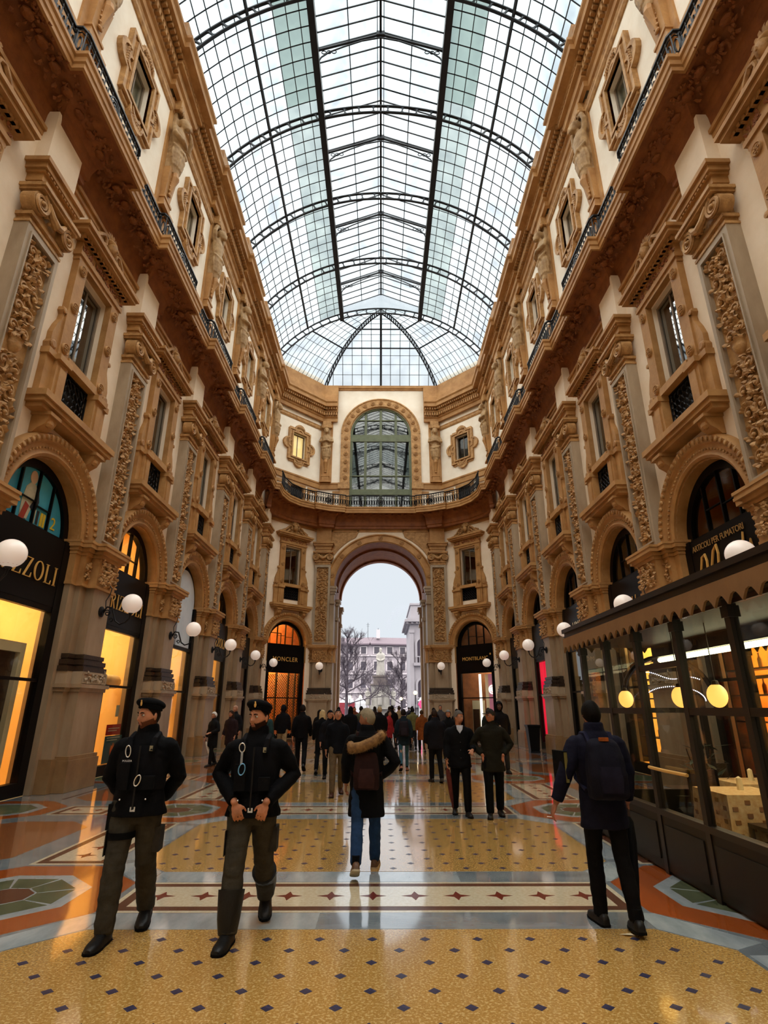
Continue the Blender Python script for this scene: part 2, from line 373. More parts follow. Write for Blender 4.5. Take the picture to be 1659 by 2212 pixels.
for i in range(24):
    a0, a1 = pi-pi*i/24, pi-pi*(i+1)/24; p0, p1 = (LR*cos(a0), LZ+LR*sin(a0)), (LR*cos(a1), LZ+LR*sin(a1))
    b.add([(p0[0],0,p0[1]),(p1[0],0,p1[1]),(p1[0],0,24.35),(p0[0],0,24.35)], [(0,1,2,3)])
    b.add([(p0[0],0,p0[1]),(p1[0],0,p1[1]),(p1[0],.4,p1[1]),(p0[0],.4,p0[1])], [(0,1,2,3)])
for sx in (-1, 1): b.add([(sx*LR,0,13.7),(sx*LR,.4,13.7),(sx*LR,.4,LZ),(sx*LR,0,LZ)], [(0,1,2,3)])
O('upper_wall', b, mt['plaster'], WE)
# passage behind the arch: jambs, barrel vault, ribs and coffers
b = MB()
for sx in (-1, 1):
    b.box(*sorted((sx*AR, sx*7.5)), .02, AD, 0, AZ)
b.arch([(AR,.0),(AR,AD),(AR+.5,AD),(AR+.5,.0)], 0, AZ, n=36)
b.box(-7.5, 7.5, AD-.02, AD+.2, AZ+AR, 24.3); 
for i in range(36):
    a0, a1 = pi-pi*i/36, pi-pi*(i+1)/36; p0, p1 = (AR*cos(a0), AZ+AR*sin(a0)), (AR*cos(a1), AZ+AR*sin(a1))
    b.add([(p0[0],AD,p0[1]),(p1[0],AD,p1[1]),(p1[0],AD,AZ+AR),(p0[0],AD,AZ+AR)], [(0,1,2,3)])
for sx in (-1, 1): b.box(*sorted((sx*AR, sx*7.5)), AD-.02, AD+.2, AZ-.01, AZ+AR)
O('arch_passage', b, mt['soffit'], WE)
for y in (1.55, 4.6):
    O('vault_rib', MB().arch([(AR-.14,y),(AR-.14,y+.5),(AR+.02,y+.5),(AR+.02,y)], 0, AZ, n=36), mt['soffit'], WE)
for i in range(11):
    a = pi*(i+1)/12; q = MB(); q.frame([(-.36,-.36),(.36,-.36),(.36,.36),(-.36,.36)], [(-.22,-.22),(.22,-.22),(.22,.22),(-.22,.22)], 0, .09)
    q.ball((0,.04,0), (.13,.06,.13), 8, 5)
    m_ = Matrix.Translation((AR*cos(a), 1.0, AZ+AR*sin(a))) @ Matrix.Rotation(pi/2-a, 4, 'Y') @ Matrix.Rotation(pi/2, 4, 'X') @ Matrix.Translation((0,-.0,0))
    q.v = [tuple(m_ @ Vector(p)) for p in q.v]
    O('coffer', q, mt['soffit'], WE)
# archivolt of the great arch with rosettes
av = O('archivolt', MB().arch([(AR,-.02),(AR,-.1),(AR+.06,-.16),(AR+.12,-.12),(AR+.42,-.12),(AR+.48,-.2),(AR+.55,-.18),(AR+.55,-.0)], 0, AZ, n=48), mt['stone'], WE, smooth=True)
def rosette(r=.16, d=.07, petals=8):
    b = MB(); b.lathe([(0,0),(r,0),(r,d*.5),(r*.9,d*.8),(r*.8,d*.45),(0,d*.4)], 14)
    for i in range(petals):
        a = 2*pi*i/petals; b.ball((r*.48*cos(a), r*.48*sin(a), d*.5), (r*.2, r*.2, d*.45), 6, 4)
    b.ball((0,0,d*.6), (r*.22, r*.22, d*.5), 8, 5)
    for i, p in enumerate(b.v): b.v[i] = (p[0], -p[2], p[1])
    return b
ros_me = rosette().mesh('rosette', True); ros_me.materials.append(mt['carve'])
for i in range(7):
    a = pi*(i+.5)/7
    O('rosette', ros_me, None, av, ((AR+.27)*cos(a), -.12, AZ+(AR+.27)*sin(a)))
# keystone + spandrel mouldings
for sx in (-1, 1):
    sp = [(sx*3.35, 13.25), (sx*1.4, 13.25)] + [(sx*(AR+.75)*cos(a), AZ+(AR+.75)*sin(a)) for a in [1.12-.055*i for i in range(12)]] + [(sx*3.35, AZ+1.9)]
    cx_ = sum(p[0] for p in sp)/len(sp); cz_ = sum(p[1] for p in sp)/len(sp)
    O('spandrel_panel', MB().frame(sp, [(cx_+(p[0]-cx_)*.86, cz_+(p[1]-cz_)*.86) for p in sp], -.06, 0), mt['stone'], WE)
    O('spandrel_field', MB().prism([(cx_+(p[0]-cx_)*.86, cz_+(p[1]-cz_)*.86) for p in sp], -.02, 0), mt['carve'], WE)
# great arch imposts
for sx in (-1, 1):
    b = MB()
    x0, x1 = sorted((sx*(AR-.02), sx*3.36))
    for z0, z1, e in ((8.05,8.2,.05),(8.2,8.7,.0),(8.7,8.85,.06),(8.85,9.05,.12),(9.05,9.2,.16)):
        b.box(x0-(e if sx > 0 else 0), x1+(e if sx < 0 else 0), -.12-e, .3, z0, z1)
    b.box(x0, x1, -.1, 1.2, 0, 8.05)
    O('arch_impost', b, mt['pier'], WE)
    b = MB()
    for y in (1.5, 4.5):
        for z0, z1, e in ((0,7.2,.0),(7.2,7.4,.08),(7.4,8.2,.02),(8.2,8.4,.1),(8.4,8.6,.16)):
            b.box(*sorted((sx*(AR-.16-e), sx*(AR+.05))), y-e, y+.6+e, z0, z1)
    O('passage_pilaster', b, mt['pier'], WE)
# ------------------------------------------------------------------ carved foliage panel
def leaf(b, c, ang, L, W, h):
    ca, sa = cos(ang), sin(ang); pts = [(0,0,0),(L*.35,W,.6),(L*.7,W*.7,.9),(L,0,.35),(L*.7,-W*.7,.9),(L*.35,-W,.6),(L*.5,0,1.25)]
    vs = [(c[0]+u*ca-v*sa, c[1]-q*h, c[2]+u*sa+v*ca) for u, v, q in pts]
    b.add(vs, [(0,1,6),(1,2,6),(2,3,6),(3,4,6),(4,5,6),(5,0,6)])
def foliage(x, z0, z1, y, seed, h=.07):
    r = random.Random(seed); b = MB(); z = z0+.1; s = 1
    while z < z1-.25:
        st = r.random()
        if st < .07:   # urn
            b.lathe([(.0,0),(.07,0),(.05,.05),(.11,.12),(.16,.22),(.14,.3),(.17,.34),(0,.34)], 12, (0, y, z)); z += .34
            continue
        for s in (-1, 1):
            pts = []; R0 = x*.5
            for i in range(11):
                t = i/10; a = -pi/2+s*(-1)*t*2.1*pi; rr = R0*(1-.82*t)
                pts.append((s*x*.46+rr*cos(a)*1.0, y-.03-.02*t, z+x*.55+rr*sin(a)))
            b.tube(pts, [.035*(1-.5*i/10)+.006 for i in range(11)], 5)
            b.ball((s*x*.46, y-.05, z+x*.55), (.05,.045,.05), 7, 4)
            for i in range(8):
                a = r.uniform(0, 2*pi); leaf(b, (s*x*.46+x*.3*cos(a), y, z+x*.55+x*.3*sin(a)), a+r.uniform(-.6,.6), r.uniform(.1,.17), r.uniform(.03,.055), h)
        b.ball((0, y-.02, z+.1), (.055,.06,.08), 8, 5); b.ball((0, y-.02, z+.28), (.045,.06,.06), 8, 5)
        for i in range(4): leaf(b, (r.uniform(-.05,.05), y, z+r.uniform(0,.4)), r.choice((.6,2.5,-.5,3.6))+r.uniform(-.3,.3), r.uniform(.12,.2), .045, h)
        z += x*1.15
    b.tube([(0, y, z0), (0, y, z1-.1)], .025, 5)
    return b
FOL = [foliage(.38, 5.62, 10.4, -.2, s, .1).box(-.41,.41,-.2,0,5.52,10.5).mesh('carved_foliage', True, 1.0) for s in (3, 8, 21)]
for q in FOL: q.materials.append(mt['carve'])
def scrollbits(x0, x1, z0, z1, y, n, seed, h=.05):
    r = random.Random(seed); b = MB()
    for i in range(n):
        leaf(b, (r.uniform(x0+.05,x1-.05), y, r.uniform(z0+.05,z1-.05)), r.uniform(0,2*pi), r.uniform(.08,.16), r.uniform(.025,.05), h)
    for i in range(n//4): b.ball((r.uniform(x0+.06,x1-.06), y, r.uniform(z0+.06,z1-.06)), (.04,.05,.04), 6, 4)
    return b
# ------------------------------------------------------------------ pier and pilaster parts (local frame, origin on wall plane)
def mesh_of(name, b, m, smooth=False):
    me = b.mesh(name, smooth); me.materials.append(m); return me
PM = {}
b = MB().box(-.945,.945,-.03,.5,0,5.2); PM['pier_block'] = mesh_of('pier_block', b, mt['pier'])
b = MB().box(-.66,.66,-.56,0,0,.62).box(-.63,.63,-.53,0,.62,.7); b.box(-.85,.85,-.3,0,0,.66); PM['plinth'] = mesh_of('plinth', b, mt['plinth'])
b = MB().box(-.56,.56,-.46,0,.7,2.02); b.box(-.78,.78,-.24,0,.66,2.02)
for z0, z1, e in ((2.02,2.1,.04),(2.1,2.18,.09)): b.box(-.56-e,.56+e,-.46-e,0,z0,z1); b.box(-.78-e,.78+e,-.24-e,0,z0,z1)
PM['pedestal'] = mesh_of('pedestal', b, mt['pier'])
b = MB().box(-.58,.58,-.48,0,2.18,2.45).box(-.8,.8,-.26,0,2.18,2.45); b.join(scrollbits(-.52,.52,2.19,2.44,-.48,26,5,.03)); b.frame([(-.56,2.2),(.56,2.2),(.56,2.43),(-.56,2.43)], [(-.52,2.23),(.52,2.23),(.52,2.4),(-.52,2.4)], -.5, -.47)
PM['carved_frieze'] = mesh_of('carved_frieze', b, mt['grey'])
b = MB()
for z0, z1, e in ((2.45,2.56,.13),(2.56,2.6,.08),(2.6,2.7,.1),(2.7,2.74,.04),(2.74,2.83,.06)): b.box(-.42-e,.42+e,-.34-e,0,z0,z1); b.box(-.7-e,.7+e,-.14-e,0,z0,z1)
PM['dark_base'] = mesh_of('dark_base', b, mt['darkbase'])
b = MB().box(-.42,.42,-.34,0,2.83,4.36).box(-.7,.7,-.14,0,2.83,4.36); PM['lower_shaft'] = mesh_of('lower_shaft', b, mt['pier'])
b = MB()
for z0, z1, e in ((4.36,4.42,.05),(4.42,5.08,.02),(5.08,5.16,.06),(5.16,5.24,.12),(5.24,5.34,.2),(5.34,5.4,.22)):
    b.box(-.45-e,.45+e,-.36-e,0,z0,z1); b.box(-.73-e,.73+e,-.16-e,0,z0,z1); b.box(-.955-e*.5,.955+e*.5,-.04-e*.6,.5,z0,z1)
PM['impost'] = mesh_of('impost', b, mt['stone'])
b = scrollbits(-.46,.46,4.44,5.06,-.39,70,11,.07); b.join(scrollbits(.5,.74,4.44,5.06,-.18,16,12,.06)); b.join(scrollbits(-.74,-.5,4.44,5.06,-.18,16,13,.06))
PM['impost_carving'] = mesh_of('impost_carving', b, mt['carve'])
b = MB().frame([(-.52,5.4),(.52,5.4),(.52,10.62),(-.52,10.62)], [(-.4,5.56),(.4,5.56),(.4,10.46),(-.4,10.46)], -.3, 0)
b.frame([(-.42,5.54),(.42,5.54),(.42,10.48),(-.42,10.48)], [(-.385,5.58),(.385,5.58),(.385,10.44),(-.385,10.44)], -.33, -.28)
PM['pilaster'] = mesh_of('pilaster', b, mt['grey'])
def volute(r):
    b = MB(); pts = []
    for i in range(30):
        t = i/29; a = pi/2+t*4.4*pi; q = r*(1-.8*t); pts.append((q*cos(a), 0, q*sin(a)))
    b.tube(pts, [.05*(1-.6*i/29)*r/.22 for i in range(30)], 5); b.ball((0,-.02,0), (r*.25,.06,r*.25), 8, 5)
    q = MB().lathe([(0,0),(r*1.02,0),(r*1.02,.28),(0,.28)], 18); q.v = [(p[0], p[2]+.02, p[1]) for p in q.v]; b.join(q)
    return b
b = MB()
for z0, z1, e in ((10.62,10.68,.06),(10.68,10.78,.02),(10.78,10.86,.08)): b.box(-.48-e,.48+e,-.26-e,0,z0,z1)
b.box(-.46,.46,-.3,0,10.86,11.36); b.box(-.62,.62,-.5,0,11.36,11.42); b.box(-.66,.66,-.54,0,11.42,11.5)
for sx in (-1, 1):
    v = volute(.22); m_ = Matrix.Translation((sx*.47, -.42, 11.12)) @ (Matrix.Scale(-1,4,(1,0,0)) if sx < 0 else Matrix.Identity(4)); b.join(v, m_)
b.tube([(-.3,-.42,11.3),(-.15,-.45,11.1),(0,-.46,11.02),(.15,-.45,11.1),(.3,-.42,11.3)], [.05,.075,.09,.075,.05], 8)
for i in range(9): b.ball((-.28+.07*i,-.34,11.28), (.03,.05,.045), 6, 4)
b.join(scrollbits(-.3,.3,10.95,11.3,-.36,18,4,.05))
PM['capital'] = mesh_of('capital', b, mt['carve'], True)
b = MB()
for z0, z1, e in ((11.5,11.68,.0),(11.68,11.86,.04),(11.86,11.92,.09),(11.92,12.05,.14),(12.05,12.15,.2)): b.box(-.5-e,.5+e,-.3-e,0,z0,z1)
for i in range(11): b.box(-.5+i*.1-.03,-.5+i*.1+.03,-.42,-.3,11.87,11.95)
PM['entablature_block'] = mesh_of('entablature_block', b, mt['stone'])
PM['frieze_block_end'] = mesh_of('frieze_block', MB().box(-.5,.5,-.28,0,12.15,13.7), mt['stone'])
PM['frieze_block'] = mesh_of('frieze_block', MB().box(-.5,.5,-.28,0,12.15,13.7), mt['plaster_low'])
def pier(side, s, j, low=True):
    l, r = FR(side, s)
    if side in ('CL', 'CR'): l, r = (s, 0, 0), 0
    if side == 'E': l = (s, 0, 0)
    W = walls[side]
    p = O('pilaster', PM['pilaster'], None, W, l, r)
    O('carved_foliage', FOL[j % 3], None, p)
    for k in ('capital', 'entablature_block', 'frieze_block') + (('pier_block','plinth','pedestal','carved_frieze','dark_base','lower_shaft','impost','impost_carving') if low else ()):
        if side == 'E' and k in ('pier_block',): continue
        O(k, PM['frieze_block_end' if (side == 'E' and k == 'frieze_block') else k], None, p)
    return p
for side in 'LR':
    for k in range(-1, 6): pier(side, YP[k], k+1, k >= 0)
for sx in (-1, 1): pier('E', sx*3.82, 1)
# ------------------------------------------------------------------ arches of the shops
AP = [(1.4,-.0),(1.4,-.06),(1.46,-.1),(1.52,-.07),(1.68,-.1),(1.72,-.16),(1.86,-.2),(1.9,-.12),(1.9,0)]
arch_me = mesh_of('archivolt', MB().arch(AP, 0, 5.38, n=36), mt['stone'], True)
b = MB()
for i in range(46):
    a = pi*(i+.5)/46; b.ball((1.585*cos(a), -.1, 5.38+1.585*sin(a)), .028, 6, 4)
bead_me = mesh_of('bead_ring', b, mt['carve'], True)
b = MB()
for i in range(34):
    a = pi*(i+.5)/34; m_ = Matrix.Rotation(-a, 3, 'Y')
    b.ball((1.8*cos(a), -.19, 5.38+1.8*sin(a)), (.08,.035,.05), 6, 4, m_)
leaf_me = mesh_of('leaf_ring', b, mt['carve'], True)
b = MB().arch([(1.4,-.01),(1.4,.5),(1.5,.5),(1.5,-.01)], 0, 5.35, n=28)
for sx in (-1, 1): b.box(*sorted((sx*1.4, sx*1.45)), -.01, .5, 4.3, 5.35)
rev_me = mesh_of('arch_reveal', b, mt['stone'])
def archset(side, s):
    l, r = FR(side, s)
    if side in ('CL', 'CR'): l, r = (0,0,0), 0
    a = O('archivolt', arch_me, None, walls[side], l, r); O('bead_ring', bead_me, None, a); O('leaf_ring', leaf_me, None, a); O('arch_reveal', rev_me, None, a)
for side in 'LR':
    for k in range(0, 5): archset(side, BAYY[k])
archset('CL', 0); archset('CR', 0)
# ------------------------------------------------------------------ first floor windows
WM = {}
b = MB()
for sx in (-1, 1):
    b.box(*sorted((sx*.62, sx*.98)), -.16, 0, 8.85, 11.5)     # flat strips
    b.box(*sorted((sx*.62, sx*1.02)), -.22, 0, 7.74, 8.72); b.box(*sorted((sx*.72, sx*.92)), -.25, 0, 7.84, 8.6)
    b.box(*sorted((sx*1.02, sx*1.28)), -.14, 0, 7.74, 8.72)
    b.box(*sorted((sx*.60, sx*1.06)), -.3, 0, 8.72, 8.86); b.box(*sorted((sx*1.06, sx*1.32)), -.2, 0, 8.72, 8.86)
b.box(-.62,.62,-.2,0,8.86,9.05)
WM['surround'] = mesh_of('window_surround', b, mt['stone'])
b = MB()
for sx in (-1, 1):
    sc = [(sx*.98, 8.88), (sx*1.28, 8.88), (sx*1.3, 9.0), (sx*1.24, 9.1), (sx*1.24, 9.3), (sx*1.16, 9.55), (sx*1.06, 9.75), (sx*1.04, 9.9), (sx*1.1, 9.98), (sx*1.08, 10.08), (sx*.98, 10.1)]
    b.prism(sc, -.12, 0); q = MB().lathe([(0,0),(.11,0),(.11,.03),(.07,.05),(0,.05)], 12); q.v = [(p[0]+sx*1.16, -.12-p[2], p[1]+9.02) for p in q.v]; b.join(q)
    q = MB().lathe([(0,0),(.06,0),(.06,.04),(0,.05)], 10); q.v = [(p[0]+sx*1.04, -.12-p[2], p[1]+9.99) for p in q.v]; b.join(q)
WM['side_scroll'] = mesh_of('side_scroll', b, mt['stone'])
b = MB()
for z0, z1, e in ((11.5,11.62,.0),(11.62,11.74,.04)): b.box(-1.0-e,1.0+e,-.16-e,0,z0,z1)
b.box(-1.0,1.0,-.16,0,11.74,12.02)
for z0, z1, e in ((12.02,12.1,.08),(12.1,12.2,.2),(12.2,12.3,.26)): b.box(-1.1-e,1.1+e,-.2-e,0,z0,z1)
for i in range(15): b.box(-1.05+i*.15-.04,-1.05+i*.15+.04,-.3,-.2,12.02,12.1)
WM['head_cornice'] = mesh_of('head_cornice', b, mt['stone'])
b = scrollbits(-.98,.98,11.75,12.01,-.16,46,31,.04)
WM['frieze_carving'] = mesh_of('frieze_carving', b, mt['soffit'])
b = MB()
for sx in (-1, 1):
    pts = [(sx*1.15,-.2,12.36),(sx*.95,-.2,12.4),(sx*.75,-.2,12.52),(sx*.55,-.22,12.72),(sx*.4,-.22,12.85),(sx*.28,-.22,12.8),(sx*.26,-.22,12.68),(sx*.36,-.22,12.62)]
    b.tube(pts, [.06,.055,.06,.06,.06,.05,.045,.04], 6)
    pts = [(sx*.85,-.2,12.42),(sx*.7,-.22,12.38),(sx*.55,-.22,12.45),(sx*.5,-.22,12.55),(sx*.58,-.22,12.6)]
    b.tube(pts, [.04,.05,.05,.04,.03], 6)
    for i in range(8): leaf(b, (sx*(.3+.1*i), -.12, 12.36+.05*((i*3) % 4)), 1.2+sx*.5, .2, .06, .08)
b.prism([(-1.15,12.3),(1.15,12.3),(.8,12.5),(.45,12.85),(.25,12.95),(-.25,12.95),(-.45,12.85),(-.8,12.5)], -.1, 0)
b.ball((0,-.24,12.72), (.15,.16,.19), 12, 8); b.ball((0,-.38,12.7), (.04,.05,.05), 6, 4); b.ball((0,-.2,12.9), (.2,.14,.1), 10, 6)
for i in range(7):
    a = pi*(i+.5)/7; leaf(b, (.1*cos(a), -.2, 12.93+.04*sin(a)), a, .24, .05, .05)
WM['crest'] = mesh_of('carved_crest', b, mt['carve'], True)
b = MB()
for z0, z1, e in ((7.6,7.74,.12),(7.5,7.6,.07),(7.4,7.5,.0)): b.box(-1.36-e,1.36+e,-.34-e,0,z0,z1)
WM['ledge'] = mesh_of('sill_ledge', b, mt['stone'])
b = MB().prism([(-.38,7.4),(0,7.4),(0,6.95),(-.08,6.95),(-.16,7.05),(-.3,7.14),(-.35,7.25)], -.15, .15, 'x'); b.box(-.19,.19,-.42,0,7.33,7.4); b.ball((0,-.3,7.21), (.12,.08,.11), 8, 5)
WM['bracket'] = mesh_of('ledge_bracket', b, mt['stone'])
b = MB()
r_ = random.Random(5)
for i in range(7):
    for j in range(4):
        cx_, cz_ = -.51+i*.17, 8.19+j*.17
        b.tube([(cx_+.075*cos(t), 0, cz_+.075*sin(t)) for t in [k*pi/4+.4*((i+j) % 2) for k in range(7)]], .014, 4)
b.frame([(-.62,8.08),(.62,8.08),(.62,8.86),(-.62,8.86)], [(-.58,8.12),(.58,8.12),(.58,8.82),(-.58,8.82)], -.02, .02)
WM['grille'] = mesh_of('iron_grille', b, mt['iron'])
WM['grille_back'] = mesh_of('grille_panel', MB().box(-.62,.62,.06,.1,8.05,8.88), mt['blackframe'])
b = MB().frame([(-.62,9.05),(.62,9.05),(.62,11.45),(-.62,11.45)], [(-.55,9.1),(.55,9.1),(.55,11.38),(-.55,11.38)], .12, .2)
WM['frame'] = mesh_of('window_frame', b, mt['winwood'])
WM['mullion'] = mesh_of('mullion', MB().box(-.025,.025,.13,.19,9.1,11.38), mt['winwood'])
WM['pane'] = mesh_of('pane', MB().box(-.55,-.025,.155,.165,9.1,11.38), mt['winglass'])
b = MB()
for i in range(14): b.box(-.62+i*.09,-.62+i*.09+.075,.3+.02*(i % 2),.34,9.0,11.45)
WM['curtain'] = mesh_of('curtain', b, mt['curtain'])
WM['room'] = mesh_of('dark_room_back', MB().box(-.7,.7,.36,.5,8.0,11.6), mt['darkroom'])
sros_me = rosette(.13, .06, 6).mesh('rosette', True); sros_me.materials.append(mt['carve'])
wn = [0]
def window1(side, s, lab, curtain=True):
    wn[0] += 1; l, r = FR(side, s)
    w_ = O('window_%d' % wn[0], WM['surround'], None, None, l, r, label=lab, cat='window', kind='structure')
    for k in ('side_scroll','head_cornice','crest','ledge','grille','grille_back','frame','mullion','room'): 
        q = O(WM[k].name.split('.')[0], WM[k], None, w_)
        if k == 'head_cornice': O('frieze_carving', WM['frieze_carving'], None, q)
        if k == 'ledge':
            for sx in (-1, 1): O('ledge_bracket', WM['bracket'], None, q, (sx*.95, 0, 0))
    O('pane', WM['pane'], None, w_); O('pane', WM['pane'], None, w_, (.575, 0, 0))
    if curtain: O('curtain', WM['curtain'], None, w_)
    for sx in (-1, 1):
        for z in (9.15, 10.25, 11.3): O('rosette', sros_me, None, w_, (sx*.8, -.16, z))
for side, nm in (('L','left'), ('R','right')):
    for k in range(-1, 5):
        window1(side, BAYY[k], 'tall carved stone window above the shop arches, %s from the camera on the %s wall' % (ORD[k+1], nm), (k % 2 == 1) or side == 'R')
window1('CL', 0, 'tall carved stone window above the glowing orange shop in the angled corner', False)
window1('CR', 0, 'tall carved stone window above the white-lit shop in the angled corner', False)
# ------------------------------------------------------------------ upper windows with scrolled frames
def quat(sx, sz, lobe):
    out = []
    for (cx_, cz_, ax) in ((sx,0,0),(0,sz,1),(-sx,0,2),(0,-sz,3)):
        a0 = ax*pi/2
        # corner before lobe then lobe arc
        pc = [(1,-1),(1,1),(-1,1),(-1,-1)][ax]
        out.append((pc[0]*sx, pc[1]*sz))
        for i in range(9):
            t = a0-pi/2+pi*i/8; out.append((cx_+lobe*cos(t)*(1 if ax % 2 == 0 else 1), cz_+lobe*sin(t)))
    return out
def upwin():
    b = MB(); inn = [(-.55,-.9),(.55,-.9),(.55,.9),(-.55,.9)]
    o1 = quat(.92, 1.18, .42); o2 = quat(.82, 1.08, .36); o3 = quat(.68, 1.0, .26)
    b.frame(o1, o2, -.16, 0); b.frame(o2, o3, -.10, 0); b.frame(o3, quat(.62,.95,.2), -.14, 0)
    b.box(-.82,-.55,-.08,0,-1.05,1.05).box(.55,.82,-.08,0,-1.05,1.05).box(-.82,.82,-.08,0,.9,1.3).box(-.82,.82,-.08,0,-1.3,-.9)
    b.frame([(-.66,-1.0),(.66,-1.0),(.66,1.0),(-.66,1.0)], inn, -.17, 0)
    return b
b = upwin(); b.v = [(p[0], p[1], p[2]+18.75) for p in b.v]; UW = mesh_of('carved_frame', b, mt['carve'])
b = MB()
for sx in (-1, 1):
    for i in range(7): leaf(b, (sx*1.0, -.1, 18.45+.1*i), pi/2+sx*.8, .16, .05, .06)
for i in range(9):
    leaf(b, (-.3+.07*i, -.1, 20.0), pi/2+(.3-.07*i)*2, .2, .05, .07); leaf(b, (-.3+.07*i, -.1, 17.5), -pi/2-(.3-.07*i)*2, .2, .05, .07)
UWL = mesh_of('frame_carving', b, mt['carve'])
UWF = mesh_of('window_frame', MB().frame([(-.55,17.85),(.55,17.85),(.55,19.65),(-.55,19.65)], [(-.48,17.92),(.48,17.92),(.48,19.58),(-.48,19.58)], .14, .2).box(-.025,.025,.15,.19,17.92,19.58), mt['winwood'])
UWP = mesh_of('pane', MB().box(-.48,-.025,.165,.175,17.92,19.58), mt['glass'])
mt['blind'] = M('roller_blind', (206,170,108), (190,152,92), .8, 2)
mt['litroom'] = M('lit_room', (250,224,160), None, .8, emit=(255,222,150), es=.75)
UWR = {m_: mesh_of('window_blind', MB().box(-.6,.6,.3,.36,17.8,19.7), mt[m_]) for m_ in ('blind','darkroom','litroom','curtain')}
un = [0]
def window2(side, s, lab, back):
    wn[0] += 1; l, r = FR(side, s)
    w_ = O('window_%d' % wn[0], UW, None, None, l, r, label=lab, cat='window', kind='structure')
    O('frame_carving', UWL, None, w_); O('window_frame', UWF, None, w_); O('pane', UWP, None, w_); O('pane', UWP, None, w_, (.505,0,0)); O('window_blind', UWR[back], None, w_)
for side, nm in (('L','left'), ('R','right')):
    for k in range(0, 5):
        window2(side, BAYY[k], 'small scroll-framed attic window, %s from the camera on the %s wall' % (ORD[k], nm), 'curtain' if k == 0 else 'blind')
window2('CL', 0, 'small scroll-framed attic window lit yellow, left of the great green window', 'litroom')
window2('CR', 0, 'small scroll-framed attic window, dark, right of the great green window', 'darkroom')
# ------------------------------------------------------------------ voxel-joined meshes (statues, people): filled in one batch at the end
LAZY = []
def lazy(name, mb, m, voxel, smooth=3, amp=0.0, ns=9.0, stretch=(1,1,1)):
    me = bpy.data.meshes.new(name); me.materials.append(m); LAZY.append((me, mb, voxel, smooth, amp, ns, stretch)); return me
def flush_lazy():
    tmp = []
    for me, mb, vx, sm, amp, ns, st in LAZY:
        o = bpy.data.objects.new('tmp_body', mb.mesh('tmp')); COL.objects.link(o)
        r = o.modifiers.new('r', 'REMESH'); r.mode = 'VOXEL'; r.voxel_size = vx
        if sm: q = o.modifiers.new('s', 'SMOOTH'); q.factor = .5; q.iterations = sm
        tmp.append(o)
    dg = bpy.context.evaluated_depsgraph_get()
    for (me, mb, vx, sm, amp, ns, st), o in zip(LAZY, tmp):
        m2 = bpy.data.meshes.new_from_object(o.evaluated_get(dg)); bm = bmesh.new(); bm.from_mesh(m2)
        if amp:
            bm.normal_update()
            for v in bm.verts:
                p = Vector((v.co.x*st[0], v.co.y*st[1], v.co.z*st[2]))*ns
                v.co += v.normal*(amp*(noise.noise(p)+.5*noise.noise(p*2.3)))
        for f in bm.faces: f.smooth = True
        bm.to_mesh(me); bm.free(); bpy.data.meshes.remove(m2); me.update()
    for o in tmp: bpy.data.objects.remove(o)
    LAZY.clear()
# ------------------------------------------------------------------ great balcony
FZ = 14.4
def side_path(sx, y0, y1):
    pts = [(sx*6.3, y0)]
    for k in range(-3, 5):
        c_ = 8.75+P_*k
        if c_-1.5 > y0 and c_+1.7 < y1: pts += [(sx*6.3,c_-1.15),(sx*6.05,c_-1.15),(sx*6.05,c_+1.65),(sx*6.3,c_+1.65)]
    pts.append((sx*6.3, y1)); return pts
BPROF = [(-1.25,13.15),(-.84,13.15),(-.84,13.3),(-.78,13.34),(-.76,13.6),(-.7,13.82),(-.58,13.97),(-.4,14.05),(-.12,14.08),(-.12,14.02),(-.02,14.02),(-.02,14.12),(.02,14.14),(.02,14.28),(.06,14.31),(.06,14.4),(-1.25,14.4)]
ECURVE = [(-6.3,30.5),(-6.05,30.6),(-6.05,31.6),(-5.78,32.6),(-5.2,33.45),(-4.35,34.05),(-4.25,33.95),(-3.4,34.4),(-2.4,34.66),(-2.38,34.8)]
ECURVE = ECURVE+[(-x, y) for x, y in ECURVE[::-1]]
for side, sx in (('L',-1), ('R',1)):
    pth = side_path(sx, -15.0, 30.5)
    if sx > 0: pth = pth[::-1]
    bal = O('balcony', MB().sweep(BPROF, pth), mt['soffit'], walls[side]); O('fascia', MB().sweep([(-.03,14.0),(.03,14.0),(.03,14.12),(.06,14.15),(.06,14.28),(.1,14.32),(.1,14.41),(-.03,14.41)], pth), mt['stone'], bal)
    b = MB()
    for z0, z1, a, d in ((12.98,13.1,.06,0),(13.1,13.2,.12,0)):
        b.box(*sorted((sx*(WX-a), sx*WX)), -15, 33, z0, z1)
    O('bed_moulding', b, mt['stone'], bal)
    # carved soffit per bay
    b = MB(); 
    for i in range(10):
        y = -P_/2+.25+i*P_/10; b.ball((-.5,y,13.98),(.12,.14,.07),8,5)
    q = scrollbits(-P_/2,P_/2,-.85,-.2,0,150,77,.06)
    b.join(MB().add([(p[2]*1.0, p[0], 14.04+p[1]-.9*max(0,.55+p[2])**1.4) for p in q.v], q.f))
    sof = mesh_of('soffit_carving', b, mt['soffit'])
    for k in range(-1, 5):
        o = O('soffit_carving', sof, None, bal, (sx*7.1, BAYY[k], 0), 0); 
        if sx < 0: o.rotation_euler = (0, 0, pi)
EB = O('balcony', MB().sweep(BPROF, [(x, y-35.85) for x, y in ECURVE]), mt['soffit'], WE); O('fascia', MB().sweep([(-.03,14.0),(.03,14.0),(.03,14.12),(.06,14.15),(.06,14.28),(.1,14.32),(.1,14.41),(-.03,14.41)], [(x, y-35.85) for x, y in ECURVE]), mt['stone'], EB)
b = MB()
for z0, z1, a in ((12.98,13.1,.06),(13.1,13.2,.12)): b.sweep([(0,z0),(a,z0),(a,z1),(0,z1)], [(-7.1,-2.8),(-4.3,0),(4.3,0),(7.1,-2.8)])
